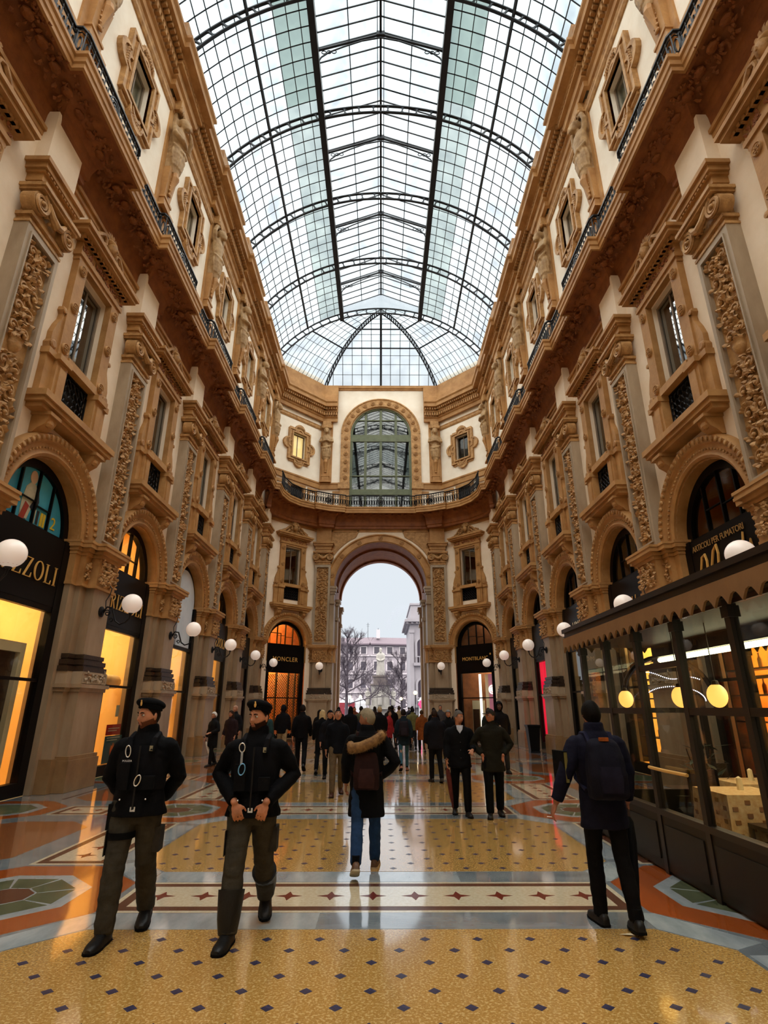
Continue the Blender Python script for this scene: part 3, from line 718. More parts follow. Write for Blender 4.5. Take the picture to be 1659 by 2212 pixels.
O('bed_moulding', b, mt['stone'], EB)
b = MB()
pts_ = [(x, y-35.85) for x, y in ECURVE]
def walk(pts, step, off=0.0):
    out = []; acc = off
    for (x0, y0), (x1, y1) in zip(pts[:-1], pts[1:]):
        L_ = math.hypot(x1-x0, y1-y0)
        while acc < L_:
            t = acc/L_; out.append((x0+(x1-x0)*t, y0+(y1-y0)*t, atan2(y1-y0, x1-x0))); acc += step
        acc -= L_
    return out
for x, y, a in walk(pts_, .42, .2):
    q = MB().ball((0,.42,14.0),(.13,.12,.06),8,5); b.join(q, Matrix.Translation((x,y,0)) @ Matrix.Rotation(a, 4, 'Z'))
O('soffit_carving', b, mt['soffit'], EB)
# ------------------------------------------------------------------ iron railing
def rail(pts, zb=FZ, h=.86, step=.17, ornate=True):
    b = MB(); P3 = [(x, y, zb+h) for x, y in pts]
    b.tube(P3, .045, 6); b.tube([(x, y, zb+.06) for x, y in pts], .03, 4); b.tube([(x, y, zb+h-.14) for x, y in pts], .018, 4)
    for i, (x, y, a) in enumerate(walk(pts, step, .05)):
        ca, sa = cos(a), sin(a)
        b.tube([(x, y, zb), (x, y, zb+h)], .018, 4)
        ring = [(x+ca*(step/2+.055*cos(t)), y+sa*(step/2+.055*cos(t)), zb+.38+.2*sin(t)) for t in [k*pi/4 for k in range(8)]]
        b.tube(ring, .02, 4, closed=True)
        if i % 3 == 0:
            b.tube([(x+ca*(step/2+.05*cos(t)), y+sa*(step/2+.05*cos(t)), zb+.13+.05*sin(t)) for t in [k*pi/3 for k in range(6)]], .012, 4, closed=True)
    return b
def medal(b, x, y, a, zb=FZ):
    ca, sa = cos(a), sin(a)
    for r1, r2 in ((.24,.34),(.17,.25),(.1,.15)):
        b.tube([(x+ca*r1*cos(t), y+sa*r1*cos(t), zb+.42+r2*sin(t)) for t in [k*pi/6 for k in range(12)]], .026, 5, closed=True)
    b.ball((x, y, zb+.42), (.07,.07,.1), 8, 5)
    return b
bow = rail([(-1.42,.2),(-1.42,.06),(-1.3,0),(1.3,0),(1.42,.06),(1.42,.2)]); medal(bow, 0, 0, 0)
bow_me = mesh_of('railing_panel', bow, mt['iron'])
str_me = mesh_of('railing_panel', rail([(-.95,0),(.95,0)]), mt['iron'])
post_me = mesh_of('railing_post', MB().lathe([(0,0),(.05,0),(.05,.08),(.025,.12),(.025,.74),(.05,.78),(.05,.86),(.02,.92),(0,.96)], 8), mt['iron'])
for side, sx, nm in (('L',-1,'left'), ('R',1,'right')):
    rt = O('balcony_railing', None, None, None, (sx*6.3, 0, FZ), 0, label='black wrought iron railing along the stone balcony of the %s wall' % nm, cat='railing')
    rz = pi/2 if sx < 0 else -pi/2
    for k in range(-1, 5):
        O('railing_panel', bow_me, None, rt, (-sx*.10, YP[k]+.25, -FZ), rz)
        O('railing_panel', str_me, None, rt, (sx*.12, BAYY[k]+.25, -FZ), rz)
        for d in (-1.15, 1.65): O('railing_post', post_me, None, rt, (sx*.1, YP[k]+d, 0))
rt = O('balcony_railing', None, None, None, (0, 34.9, FZ), 0, label='black wrought iron railing curving below the great green window', cat='railing')
ep = [(x*.985, y+.14) for x, y in ECURVE]
def cut(a, c_): return ep[a:c_+1]
for q in (ep[1:6], ep[5:10], ep[9:11], ep[10:15], ep[14:19]):
    bb = rail([(x, y-34.9) for x, y in q]); 
    o = O('railing_panel', bb, mt['iron'], rt, (0,0,-FZ))
for x in (-3.4, 3.4, 0): O('railing_medallion', medal(MB(), x, -.3 if x else .0, 0.35 if x < 0 else (-.35 if x > 0 else 0)), mt['iron'], rt, (0,0,-FZ))
# ------------------------------------------------------------------ top cornice, friezes
CPROF = [(-.05,21.35),(.1,21.35),(.1,21.6),(.18,21.66),(.18,21.98),(.32,22.02),(.32,22.24),(.36,22.3),(.62,22.34),(.62,22.58),(.7,22.68),(.7,22.8),(.32,22.95),(.32,23.3),(.24,23.36),(.24,24.3),(-.05,24.3)]
def corn_path(sx):
    pts = [(sx*WX, -15)]
    for k in range(-3, 5):
        c_ = 8.75+P_*k
        if c_-.8 > -15: pts += [(sx*WX,c_-.75),(sx*(WX-.16),c_-.75),(sx*(WX-.16),c_+.75),(sx*WX,c_+.75)]
    pts.append((sx*WX, 30.9)); return pts
DEN = {}
for side, sx in (('L',-1), ('R',1)):
    p = corn_path(sx); p = p if sx < 0 else p[::-1]
    co = O('roof_cornice', MB().sweep(CPROF, p), mt['stone'], walls[side])
    b = MB()
    for i in range(26):
        y = -P_/2+.09+i*P_/26; b.box(-.34,-.18,y-.05,y+.05,21.76,21.98); b.box(-.5,-.34,y-.05,y+.05,22.16,22.3)
    dm = mesh_of('dentil_course', b, mt['stone'])
    for k in range(-1, 5):
        o = O('dentil_course', dm, None, co, (sx*7.1, BAYY[k], 0)); o.rotation_euler[2] = pi if sx < 0 else 0
    path = [(sx*WX, -15), (sx*WX, 33.05)]; path = path if sx < 0 else path[::-1]
    O('frieze_moulding', MB().sweep([(-.02,20.72),(.05,20.72),(.1,20.8),(.1,20.92),(.14,21.0),(-.02,21.0)], path), mt['carve'], walls[side])
    O('base_course', MB().sweep([(-.02,16.1),(.12,16.1),(.12,16.42),(.16,16.46),(.16,16.56),(-.02,16.56)], path), mt['stone'], walls[side])
    cs = 'CL' if sx < 0 else 'CR'
    wl = FM(cs, 0).inverted()
    def loc2(pts): return [tuple((wl @ Vector((x, y, 0)))[:2]) for x, y in pts]
    cp = [(sx*WX,30.9),(sx*WX,31.3),(sx*(WX-.16),31.3),(sx*(WX-.16),32.95),(sx*4.24,35.7),(sx*3.15,35.7)]
    cp = cp if sx < 0 else cp[::-1]
    cc = O('roof_cornice', MB().sweep(CPROF, loc2(cp)), mt['stone'], walls[cs])
    b = MB()
    for x, y, a in walk(loc2([(sx*(WX-.16),32.95),(sx*4.24,35.7),(sx*3.15,35.7)] if sx < 0 else [(3.15,35.7),(4.24,35.7),(WX-.16,32.95)]), .17, .1):
        b.join(MB().box(-.05,.05,-.34,-.18,21.76,21.98).box(-.05,.05,-.5,-.34,22.16,22.3), Matrix.Translation((x,y,0)) @ Matrix.Rotation(a, 4, 'Z'))
    O('dentil_course', b, mt['stone'], cc)
    for nm2, pr, m_ in (('frieze_moulding', [(-.02,20.72),(.05,20.72),(.1,20.8),(.1,20.92),(.14,21.0),(-.02,21.0)], 'carve'), ('base_course', [(-.02,16.1),(.12,16.1),(.12,16.42),(.16,16.46),(.16,16.56),(-.02,16.56)], 'stone')):
        path = [(sx*WX,33.05),(sx*4.3,35.85),(sx*3.0 if nm2 == 'base_course' else sx*3.6,35.85)]; path = path if sx < 0 else path[::-1]
        O(nm2, MB().sweep(pr, loc2(path)), mt[m_], walls[cs])
    # attic door and small panels behind the railing
    O('balcony_door', MB().box(-.5,.5,-.01,.02,14.4,15.75), mt['blackframe'], walls[cs])
    O('door_surround', MB().frame([(-.72,14.4),(.72,14.4),(.72,15.98),(-.72,15.98)], [(-.5,14.4),(.5,14.4),(.5,15.76),(-.5,15.76)], -.1, 0), mt['stone'], walls[cs])
    for q in (-1.35, 1.35): O('attic_panel', MB().frame([(q-.42,14.4),(q+.42,14.4),(q+.42,15.95),(q-.42,15.95)], [(q-.26,14.4),(q+.26,14.4),(q+.26,15.75),(q-.26,15.75)], -.07, 0), mt['stone'], walls[cs])
    O('attic_panel', MB().frame([(sx*3.0-.38,14.4),(sx*3.0+.38,14.4),(sx*3.0+.38,15.95),(sx*3.0-.38,15.95)], [(sx*3.0-.22,14.4),(sx*3.0+.22,14.4),(sx*3.0+.22,15.75),(sx*3.0-.22,15.75)], -.07, 0), mt['stone'], WE)
    b = MB()
    for k in range(-1, 5):
        for q in (-1.3, 1.3): b.frame([(q-.4,14.4),(q+.4,14.4),(q+.4,15.95),(q-.4,15.95)], [(q-.26,14.4),(q+.26,14.4),(q+.26,15.75),(q-.26,15.75)], -.07, 0)
        break
    am = mesh_of('attic_panel', b, mt['stone'])
    for k in range(-1, 5): l, r = FR(side, BAYY[k]); O('attic_panel', am, None, walls[side], l, r)
O('end_coping', MB().box(-4.3,4.3,-.14,.1,24.22,24.45).box(-4.3,4.3,-.08,.1,24.1,24.22), mt['stone'], WE)
# ------------------------------------------------------------------ statues
def ell(cx, cy, z, rx, ry, n=16): return [(cx+rx*cos(2*pi*i/n), cy+ry*sin(2*pi*i/n), z) for i in range(n)]
def statue(v):
    b = MB(); 
    b.rings([ell(0,-.26,z,rx,ry) for z, rx, ry in ((18.2,.15,.13),(18.4,.24,.19),(18.7,.31,.24),(19.0,.33,.26),(19.2,.30,.24),(19.35,.27,.21),(19.6,.32,.23),(19.85,.36,.24),(20.05,.37,.2),(20.15,.25,.16),(20.22,.13,.12),(20.35,.12,.12))])
    b.ball((0,-.42,20.5), (.16,.18,.2), 14, 10); b.ball((0,-.36,20.58), (.2,.21,.18), 12, 8); b.ball((0,-.6,20.47), (.035,.05,.05), 6, 5); b.ball((0,-.52,20.36), (.11,.1,.09), 8, 6)
    if v == 0:
        for sx in (-1, 1): b.tube([(sx*.36,-.24,20.02),(sx*.45,-.36,19.65),(sx*.2,-.56,19.62),(-sx*.1,-.58,19.72)], [.1,.095,.08,.06], 8, True)
    elif v == 1:
        b.tube([(-.36,-.24,20.02),(-.47,-.34,19.6),(-.2,-.56,19.5),(.05,-.54,19.5)], [.1,.095,.08,.06], 8, True)
        b.tube([(.36,-.24,20.02),(.5,-.42,19.85),(.3,-.56,20.15),(.18,-.54,20.3)], [.1,.09,.075,.06], 8, True)
    else:
        for sx in (-1, 1): b.tube([(sx*.34,-.22,20.05),(sx*.5,-.26,20.3),(sx*.42,-.3,20.62),(sx*.2,-.3,20.78)], [.1,.09,.08,.06], 8, True)
    for i in range(9):   # drapery folds
        a = -pi+pi*i/8; b.tube([(.31*cos(a),-.26+.24*sin(a),19.2),(.34*cos(a+.12),-.26+.26*sin(a+.12),18.9),(.26*cos(a+.2),-.26+.2*sin(a+.2),18.45)], [.03,.045,.03], 6)
    b.tube([(-.34,-.3,19.25),(-.1,-.52,19.1),(.2,-.5,19.2),(.34,-.3,19.4)], [.06,.08,.08,.06], 7, True)
    b.box(-.25,.25,-.2,0,18.3,20.9)
    return b
STM = [lazy('statue_figure', statue(v), mt['statue'], .03, 2, .012, 7) for v in range(3)]
b = MB().rings([[(-hx,-d,z),(hx,-d,z),(hx,0,z),(-hx,0,z)] for z, hx, d in ((16.56,.25,.24),(17.0,.25,.24),(17.02,.28,.27),(17.1,.28,.27),(17.12,.22,.2),(18.3,.3,.3))])
b.box(-.4,.4,-.34,0,16.56,16.66); b.tube([(0,-.33,18.25),(0,-.36,18.05),(0,-.3,17.75),(0,-.26,17.4)], [.12,.14,.09,.04], 8, True)
for i in range(5): b.ball((0,-.27,17.35+.17*i), (.09+.01*i,.05,.07), 8, 5)
STC = mesh_of('console', b, mt['stone'])
b = MB().box(-.3,.3,-.3,0,20.95,21.36).box(-.36,.36,-.38,0,20.86,20.95)
for sx in (-1, 1): b.ball((sx*.3,-.32,20.84), (.09,.07,.09), 8, 6)
for i in range(7): leaf(b, (-.24+.08*i,-.36,20.7), pi/2, .2, .04, .04)
STB = mesh_of('head_block', b, mt['carve'])
b = MB().box(-.42,.42,-.07,0,16.56,21.36); STP = mesh_of('backing_pilaster', b, mt['stone'])
def put_statue(l, r, v, lab):
    o = O('statue', STC, None, None, l, r, label=lab, cat='statue', group='draped wall figures under the roof cornice')
    O('figure', STM[v], None, o); O('head_block', STB, None, o); O('backing_pilaster', STP, None, o)
for side, nm in (('L','left'), ('R','right')):
    for k in range(0, 6):
        l, r = FR(side, YP[k]); put_statue(l, r, (k+(side == 'R')) % 3, 'draped stone figure carrying the cornice, %s from the camera on the %s wall' % (ORD[k], nm))
put_statue((-3.9, 35.85, 0), 0, 0, 'draped stone figure carrying the cornice just left of the green window')
put_statue((3.9, 35.85, 0), 0, 0, 'draped stone figure carrying the cornice just right of the green window')
# ------------------------------------------------------------------ great green window
wn[0] += 1
gw = O('window_%d' % wn[0], MB().arch([(LR,-.06),(LR+.05,-.12),(LR+.55,-.12),(LR+.6,-.18),(LR+.68,-.16),(LR+.68,0),(LR,0)], 0, LZ, n=40), mt['carve'], None, (0, 35.85, 0), 0, smooth=True,
       label='great arched window with green mullions above the balcony', cat='window', kind='structure')
b = MB()
for sx in (-1, 1): b.box(*sorted((sx*LR, sx*(LR+.68))), -.13, 0, 14.4, LZ); b.box(*sorted((sx*(LR-.02), sx*(LR+.8))), -.22, 0, 16.1, 16.56)
O('window_jamb', b, mt['carve'], gw)
for i in range(13):
    a = pi*(i+.5)/13; O('rosette', ros_me, None, gw, ((LR+.31)*cos(a), -.12, LZ+(LR+.31)*sin(a)))
for sx in (-1, 1):
    for j in range(6): O('rosette', ros_me, None, gw, (sx*(LR+.31), -.13, 16.95+.62*j))
y0, y1 = .12, .26
O('mullion', MB().arch([(LR-.16,y0),(LR+.02,y0),(LR+.02,y1),(LR-.16,y1)], 0, LZ, n=40), mt['green'], gw)
for x in (-1.1, 0, 1.1): O('mullion', MB().box(x-.09,x+.09,y0,y1,14.4,LZ+sqrt((LR-.1)**2-x*x)), mt['green'], gw)
for sx in (-1, 1): O('mullion', MB().box(*sorted((sx*(LR-.16), sx*(LR+.02))), y0, y1, 14.4, LZ), mt['green'], gw)
for z, h in ((15.75,.42),(17.15,.08),(19.9,.55),(21.6,.07)):
    hw = LR if z < LZ else sqrt(LR**2-(z-LZ)**2)
    O('transom', MB().box(-hw,hw,y0-.02,y1,z,z+h), mt['green'], gw)
zz = [(14.4,15.75),(16.17,17.15),(17.23,19.9)]
for i in range(4):
    x0, x1 = -2.2+1.1*i, -1.1+1.1*i
    for a, c_ in zz: O('pane', MB().box(x0,x1,.18,.19,a,c_), mt['endglass'], gw)
    poly = [(x0,20.4),(x1,20.4)]+[(x, LZ+sqrt(max(0,(LR-.05)**2-x*x))) for x in [x1+(x0-x1)*q/6 for q in range(7)] if abs(x) <= LR-.05]
    O('pane', MB().prism(poly, .18, .19), mt['endglass'], gw)
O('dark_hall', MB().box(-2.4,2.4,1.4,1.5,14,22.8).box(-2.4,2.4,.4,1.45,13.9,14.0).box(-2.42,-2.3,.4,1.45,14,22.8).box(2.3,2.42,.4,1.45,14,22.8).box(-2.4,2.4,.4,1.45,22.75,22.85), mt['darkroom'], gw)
# ------------------------------------------------------------------ glass roof
roof = O('ceiling', None, None, label='barrel-vaulted iron and glass roof over the arcade', cat='roof', kind='structure')
RC, RR, RG = 19.87, 8.2, 8.72
def arcpt(r, th): return (r*sin(th), RC+r*cos(th))
th0, th1 = math.asin(2.75/RG), math.asin(7.1/RG)
def rib(full=True):
    b = MB(); n = 40; tm = math.asin(6.95/RR)
    def flat(r, w_, t):
        b.arch([(r,-w_/2),(r,w_/2),(r+t,w_/2),(r+t,-w_/2)], 0, RC, pi/2-tm, pi/2+tm, n)
    flat(RR, .11, .05); flat(RR+.41, .11, .05)
    m = 25
    for i in range(m+1):
        t = -tm+2*tm*i/m; x0, z0 = arcpt(RR+.05, t); x1, z1 = arcpt(RR+.41, t)
        b.beam((x0,0,z0), (x1,0,z1), .07, .06)
        for d in (-1, 1):
            xa, za = arcpt(RR+.06, t+d*.013); xb, zb = arcpt(RR+.06, t); xc, zc = arcpt(RR+.16, t)
            b.add([(xa,-.03,za),(xb,-.03,zb),(xc,-.03,zc),(xa,.03,za),(xb,.03,zb),(xc,.03,zc)], [(0,1,2),(3,5,4),(0,2,5,3)])
            xa, za = arcpt(RR+.41, t+d*.013); xb, zb = arcpt(RR+.41, t); xc, zc = arcpt(RR+.31, t)
            b.add([(xa,-.03,za),(xb,-.03,zb),(xc,-.03,zc),(xa,.03,za),(xb,.03,zb),(xc,.03,zc)], [(0,1,2),(3,5,4),(0,2,5,3)])
    return b
rib_me = mesh_of('iron_rib', rib(), mt['steel'])
for k in range(-1, 6): O('iron_rib', rib_me, None, roof, (0, YP[k], 0))
for sx in (-1, 1):
    x, z = arcpt(RG, sx*th0)
    O('girder', MB().box(x-.07,x+.07,-15,YP[5]+.2,z-.55,z+.55).box(x-.14,x+.14,-15,YP[5]+.2,z-.6,z-.5), mt['steel'], roof)
    x, z = arcpt(RG-.1, sx*(th0+th1)/2); O('purlin', MB().box(x-.05,x+.05,-15,YP[5],z-.1,z+.1), mt['steel'], roof)
    x, z = arcpt(RG-.25, sx*(th0+th1)/2); O('tie_rod', MB().tube([(x,-15,z-.2),(x,YP[5],z-.2)], .025, 5), mt['steel'], roof)
EV = RC+RG*cos(th0)+.5; RI = EV+1.15
NR, NC = 8, 10
def pane_quad(k, r, i, sx):
    ya, yb = YP[k]+P_*r/NR, YP[k]+P_*(r+1)/NR
    t0, t1 = th0+(th1-th0)*i/NC, th0+(th1-th0)*(i+1)/NC
    (xa, za), (xb, zb) = arcpt(RG, t0), arcpt(RG, t1)
    return [(sx*xa,ya,za),(sx*xb,ya,zb),(sx*xb,yb,zb),(sx*xa,yb,za)]
cnt = 0; rest = MB(); restd = MB()
order = []
for k in (0, 1, 2, 3, 4):
    for r in range(NR):
        for sx in (-1, 1):
            for i in range(NC): order.append((k, r, i, sx))
pane_me = {}
vis = [q for q in order if q[0] == 0 and q[1] >= 3] + [q for q in order if q[0] >= 1]
vset = set(vis[:236])
for q in order:
    k, r, i, sx = q; dusty = i < 3; mm = 'roofglass_d' if dusty else 'roofglass'
    if q in vset:
        key = (i, sx)
        if key not in pane_me:
            pq = pane_quad(0, 0, i, sx); y_ = YP[0]; pq = [(a, b_-y_, c_) for a, b_, c_ in pq]
            me = MB().add(pq+[(a, b_, c_+.012) for a, b_, c_ in pq], [(0,1,2,3),(7,6,5,4),(0,4,5,1),(1,5,6,2),(2,6,7,3),(3,7,4,0)]).mesh('glass_pane'); me.materials.append(mt[mm]); pane_me[key] = me
        O('glass_pane', pane_me[key], None, roof, (0, YP[k]+P_*r/NR, 0))
    else: (restd if dusty else rest).add(pane_quad(*q), [(0,1,2,3)])
# centre lantern panes
gp = {}
for k in (0, 1, 2, 3, 4):
    for r in range(NR):
        for sx in (-1, 1):
            for i in (0, 1):
                xa, xb = 2.75*i/2, 2.75*(i+1)/2; za, zb = RI-(RI-EV)*i/2, RI-(RI-EV)*(i+1)/2
                ya, yb = 0, P_/NR
                if (k == 0 and r >= 5) or (k == 1 and r < NR and r <= 7 and len(gp) >= 0 and r < 8) :
                    key = (i, sx)
                    if key not in gp:
                        pq = [(sx*xa,0,za),(sx*xb,0,zb),(sx*xb,yb,zb),(sx*xa,yb,za)]
                        me = MB().add(pq+[(a, b_, c_+.012) for a, b_, c_ in pq], [(0,1,2,3),(7,6,5,4),(0,4,5,1),(1,5,6,2),(2,6,7,3),(3,7,4,0)]).mesh('lantern_pane'); me.materials.append(mt['roofglass']); gp[key] = me
                    O('glass_pane', gp[key], None, roof, (0, YP[k]+P_*r/NR, 0))
                else:
                    y = YP[k]+P_*r/NR; rest.add([(sx*xa,y,za),(sx*xb,y,zb),(sx*xb,y+yb,zb),(sx*xa,y+yb,za)], [(0,1,2,3)])
# behind the camera the vault simply goes on
for sx in (-1, 1):
    for i in range(NC):
        t0, t1 = th0+(th1-th0)*i/NC, th0+(th1-th0)*(i+1)/NC; (xa, za), (xb, zb) = arcpt(RG, t0), arcpt(RG, t1)
        rest.add([(sx*xa,-15,za),(sx*xb,-15,zb),(sx*xb,YP[0],zb),(sx*xa,YP[0],za)], [(0,1,2,3)])
    rest.add([(0,-15,RI),(sx*2.75,-15,EV),(sx*2.75,YP[0],EV),(0,YP[0],RI)], [(0,1,2,3)])
    x, z = arcpt(RG, th0); rest.add([(sx*x,-15,z),(sx*x,YP[5],z),(sx*x,YP[5],EV),(sx*x,-15,EV)], [(0,1,2,3)])
# lantern end gable
rest.add([(-2.75,YP[5],28.1),(2.75,YP[5],28.1),(2.75,YP[5],EV),(0,YP[5],RI),(-2.75,YP[5],EV)], [(0,1,2,3,4)])
# apse
AX = Vector((0, YP[5], 0)); XE = 7.4; crn = [Vector((-7.4,YP[5],0)), Vector((-7.3,32.9,0)), Vector((-4.3,35.84,0)), Vector((4.3,35.84,0)), Vector((7.3,32.9,0)), Vector((7.4,YP[5],0))]
def apz(u, r=RG): return RC+sqrt(max(0, r*r-(XE*u)**2))
def app(a, c_, u, w_, r=RG):
    p = AX.lerp(crn[a].lerp(crn[c_], w_), u); return (p.x, p.y, apz(u, r))
apse_bars = MB()
for a in range(5):
    nu, nw = 12, 14
    for i in range(nu):
        for j in range(nw):
            rest.add([app(a,a+1,i/nu,j/nw), app(a,a+1,i/nu,(j+1)/nw), app(a,a+1,(i+1)/nu,(j+1)/nw), app(a,a+1,(i+1)/nu,j/nw)], [(0,1,2,3)])
    if a in (1, 2, 3):
        for i in range(2, 12): apse_bars.tube([app(a,a+1,i/12,w_/6,RG-.05) for w_ in range(7)], .022, 4)
        for j in range(1, 12):
            t = j/12-.5; us = [max(abs(t)*2.0, .05)+(1-max(abs(t)*2.0,.05))*q/8 for q in range(9)]
            apse_bars.tube([app(a,a+1,u,.5+t/u,RG-.05) for u in us], .022, 4)
        for i in (5, 8): apse_bars.tube([app(a,a+1,i/12,w_/6,RG-.08) for w_ in range(7)], .055, 5)
O('glass_panes', rest, mt['roofglass'], roof, kind='stuff'); O('dusty_glass_panes', restd, mt['roofglass_d'], roof, kind='stuff')
O('apse_glazing_bars', apse_bars, mt['steel'], roof, kind='stuff')
for a in (2, 3):
    b = MB()
    for r0 in (RR, RR+.38): b.tube([(AX.lerp(crn[a], u).x, AX.lerp(crn[a], u).y, apz(u, r0)) for u in [q/24 for q in range(25)]], .055, 4)
    for q in range(1, 28):
        u = q/28; p = AX.lerp(crn[a], u); b.beam((p.x,p.y,apz(u,RR)), (p.x,p.y,apz(u,RR+.38)), .09, .08)
    p = crn[a]; b.box(p.x-.12,p.x+.12,p.y-.35,p.y,23.2,24.3); b.box(p.x-.07,p.x+.07,p.y-.3,p.y-.05,22.85,23.2)
    O('apse_rib', b, mt['steel'], roof)
O('apse_rib', MB().tube([(0, AX.y+(35.84-AX.y)*q/24, apz(q/24, RG-.1)) for q in range(25)], .09, 5), mt['steel'], roof)
# glazing bars of the vault, one mesh per bay
b = MB()
for sx in (-1, 1):
    for i in range(0, NC+1):
        x, z = arcpt(RG-.02, sx*(th0+(th1-th0)*i/NC)); b.box(x-.016,x+.016,0,P_,z-.03,z+.02)
    for r in range(1, NR):
        pts = [arcpt(RG-.03, sx*(th0+(th1-th0)*i/10)) for i in range(11)]; y = P_*r/NR
        b.tube([(x, y, z) for x, z in pts], .026, 4)
    for r in range(0, NR+1):
        b.beam((0,P_*r/NR,RI-.02), (sx*2.75,P_*r/NR,EV-.02), .045, .05)
    b.box(*sorted((sx*1.36, sx*1.40)), 0, P_, RI-(RI-EV)/2-.04, RI-(RI-EV)/2+.02)
b.box(-.05,.05,0,P_,RI-.12,RI-.02); b.box(-.16,-.13,0,P_,RI-.08,RI-.04); b.box(.13,.16,0,P_,RI-.08,RI-.04)
gb = mesh_of('glazing_bars', b, mt['steel'])
for k in range(-1, 5): O('glazing_bars', gb, None, roof, (0, YP[k], 0), kind='stuff')
# lantern tie frames at mid bay
b = MB()
for sx in (-1, 1):
    b.beam((0,0,RI-.2), (sx*2.75,0,EV-.15), .09, .08)
    arc = [(sx*2.7,0,EV-.95),(sx*2.55,0,EV-.6),(sx*2.2,0,EV-.25),(sx*1.6,0,EV+.1),(sx*.8,0,EV+.5),(0,0,EV+.72)]
    b.tube(arc, .035, 5)
    for t in range(3): b.tube([(sx*(2.45-.22*t)+.1*cos(q), 0, EV-.28+.02*t+.1*sin(q)) for q in [k*pi/4 for k in range(8)]], .022, 4, closed=True)
b.box(-.18,.18,-.06,.06,RI-.3,RI-.05)
tf = mesh_of('lantern_frame', b, mt['steel'])
for k in range(-1, 5): O('lantern_frame', tf, None, roof, (0, BAYY[k], 0))
# plain unseen wall added far behind the camera to keep sky light out
O('wall_light_block', MB().box(-WX-.5, WX+.5, -15.4, -15, 0, 29.5), mt['plaster_low'], label='plain unseen wall added behind the viewer to block sky light', cat='wall', kind='structure')
# ================================================================== SHOPS
def glyph(ch):
    b = MB(); t = .1; P2 = lambda poly: b.prism(poly, -.5, .5)
    R_ = lambda x0, x1, z0, z1: P2([(x0,z0),(x1,z0),(x1,z1),(x0,z1)])
    sf = .035
    if ch == 'I': R_(.1,.2,0,1); R_(.02,.28,0,sf); R_(.02,.28,1-sf,1); w_ = .3
    elif ch == 'L': R_(.1,.2,0,1); R_(.02,.28,1-sf,1); R_(.02,.62,0,sf); P2([(.62,0),(.62,.24),(.55,sf),(.5,sf)]); w_ = .64
    elif ch == 'Z': R_(.04,.62,1-sf,1); R_(.02,.66,0,sf); P2([(.02,sf),(.5,1-sf),(.62,1-sf),(.14,sf)]); P2([(.04,1),(.04,.76),(.1,1-sf),(.15,1-sf)]); P2([(.66,0),(.66,.26),(.58,sf),(.52,sf)]); w_ = .7
    elif ch == 'O':
        n = 28; o_ = [(.4+.4*cos(2*pi*i/n), .5+.52*sin(2*pi*i/n)) for i in range(n)]; i_ = [(.4+.29*cos(2*pi*i/n), .5+.48*sin(2*pi*i/n)) for i in range(n)]; b.frame(o_, i_, -.5, .5); w_ = .8
    elif ch == 'R':
        R_(.1,.2,0,1); R_(.02,.28,0,sf); R_(.02,.2,1-sf,1); n = 12
        o_ = [(.2+.4*sin(pi*i/n), .74+.26*cos(pi*i/n)) for i in range(n+1)]; i_ = [(.2+.29*sin(pi*i/n), .74+.22*cos(pi*i/n)) for i in range(n+1)]
        b.frame(o_, i_, -.5, .5); P2([(.3,.5),(.4,.5),(.66,0),(.54,0)]); w_ = .68
    return b, w_
def serif_word(word, h, par, y, zc, m, gap=.16, xc=0):
    gl = [glyph(c_) for c_ in word]; tot = sum(g[1] for g in gl)+gap*(len(word)-1); x = -tot*h/2+xc
    for b, w_ in gl:
        b.v = [(x+p[0]*h, y+p[1]*.02, zc-h/2+p[2]*h) for p in b.v]; O('letter', b, m, par); x += (w_+gap)*h
FY = .16; LY = .3
b = MB()
for sx in (-1, 1): b.box(*sorted((sx*1.13, sx*1.4)), FY-.06, FY+.1, 0, 5.3)
b.box(-1.4,1.4,FY-.06,FY+.1,0,.26); b.box(-1.24,1.24,FY-.04,FY+.08,3.66,3.78)
SF = mesh_of('shop_frame', b, mt['blackframe'])
SSG = mesh_of('sign_board', MB().box(-1.24,1.24,FY-.05,FY+.05,3.78,5.26), mt['blackframe'])
LUF = MB().arch([(1.2,LY-.06),(1.4,LY-.06),(1.4,LY+.1),(1.2,LY+.1)], 0, 5.36, n=28).box(-1.4,1.4,LY-.07,LY+.1,5.24,5.36)
for x in (-.55, .05, .6):
    LUF.box(x-.02,x+.02,LY-.04,LY+.06,5.3,5.36+sqrt(1.25**2-x*x))
for x0, x1, z in ((-.55,.05,5.86),(.05,.6,5.8)): LUF.box(x0,x1,LY-.03,LY+.03,z-.012,z+.012)
LUM = mesh_of('lunette_frame', LUF, mt['blackframe'])
lx = [-1.22,-.55,.05,.6,1.22]
LPN = []
for a, c_ in zip(lx[:-1], lx[1:]):
    poly = [(a+.03,5.36),(c_-.03,5.36)]+[(x, 5.36+sqrt(max(0,1.22**2-x*x))) for x in [c_-.03+(a-c_+.06)*q/6 for q in range(7)]]
    LPN.append(mesh_of('lunette_pane', MB().prism(poly, LY, LY+.01), mt['glass']))
GP = [mesh_of('shop_pane', MB().box(-1.14,1.14,FY,FY+.012,z0,z1), mt['glass']) for z0, z1 in ((.26,2.2),(2.26,3.66))]
TRB = mesh_of('transom_bar', MB().box(-1.24,1.24,FY-.04,FY+.05,2.2,2.26), mt['blackframe'])
def room_mesh(d=3.6, z1=4.9):
    b = MB(); b.box(-2.25,2.25,FY+d,FY+d+.1,-.1,z1+2.6); b.box(-2.3,-2.2,.5,FY+d,-.1,z1+2.6); b.box(2.2,2.3,.5,FY+d,-.1,z1+2.6); b.box(-2.25,2.25,.1,FY+d,-.12,.004); b.box(-2.25,2.25,.5,FY+d,z1+2.5,z1+2.6)
    b.join(sheet_panel(4.5, 0, z1+2.6, 'arch', y=.5, reveal=0)); return b
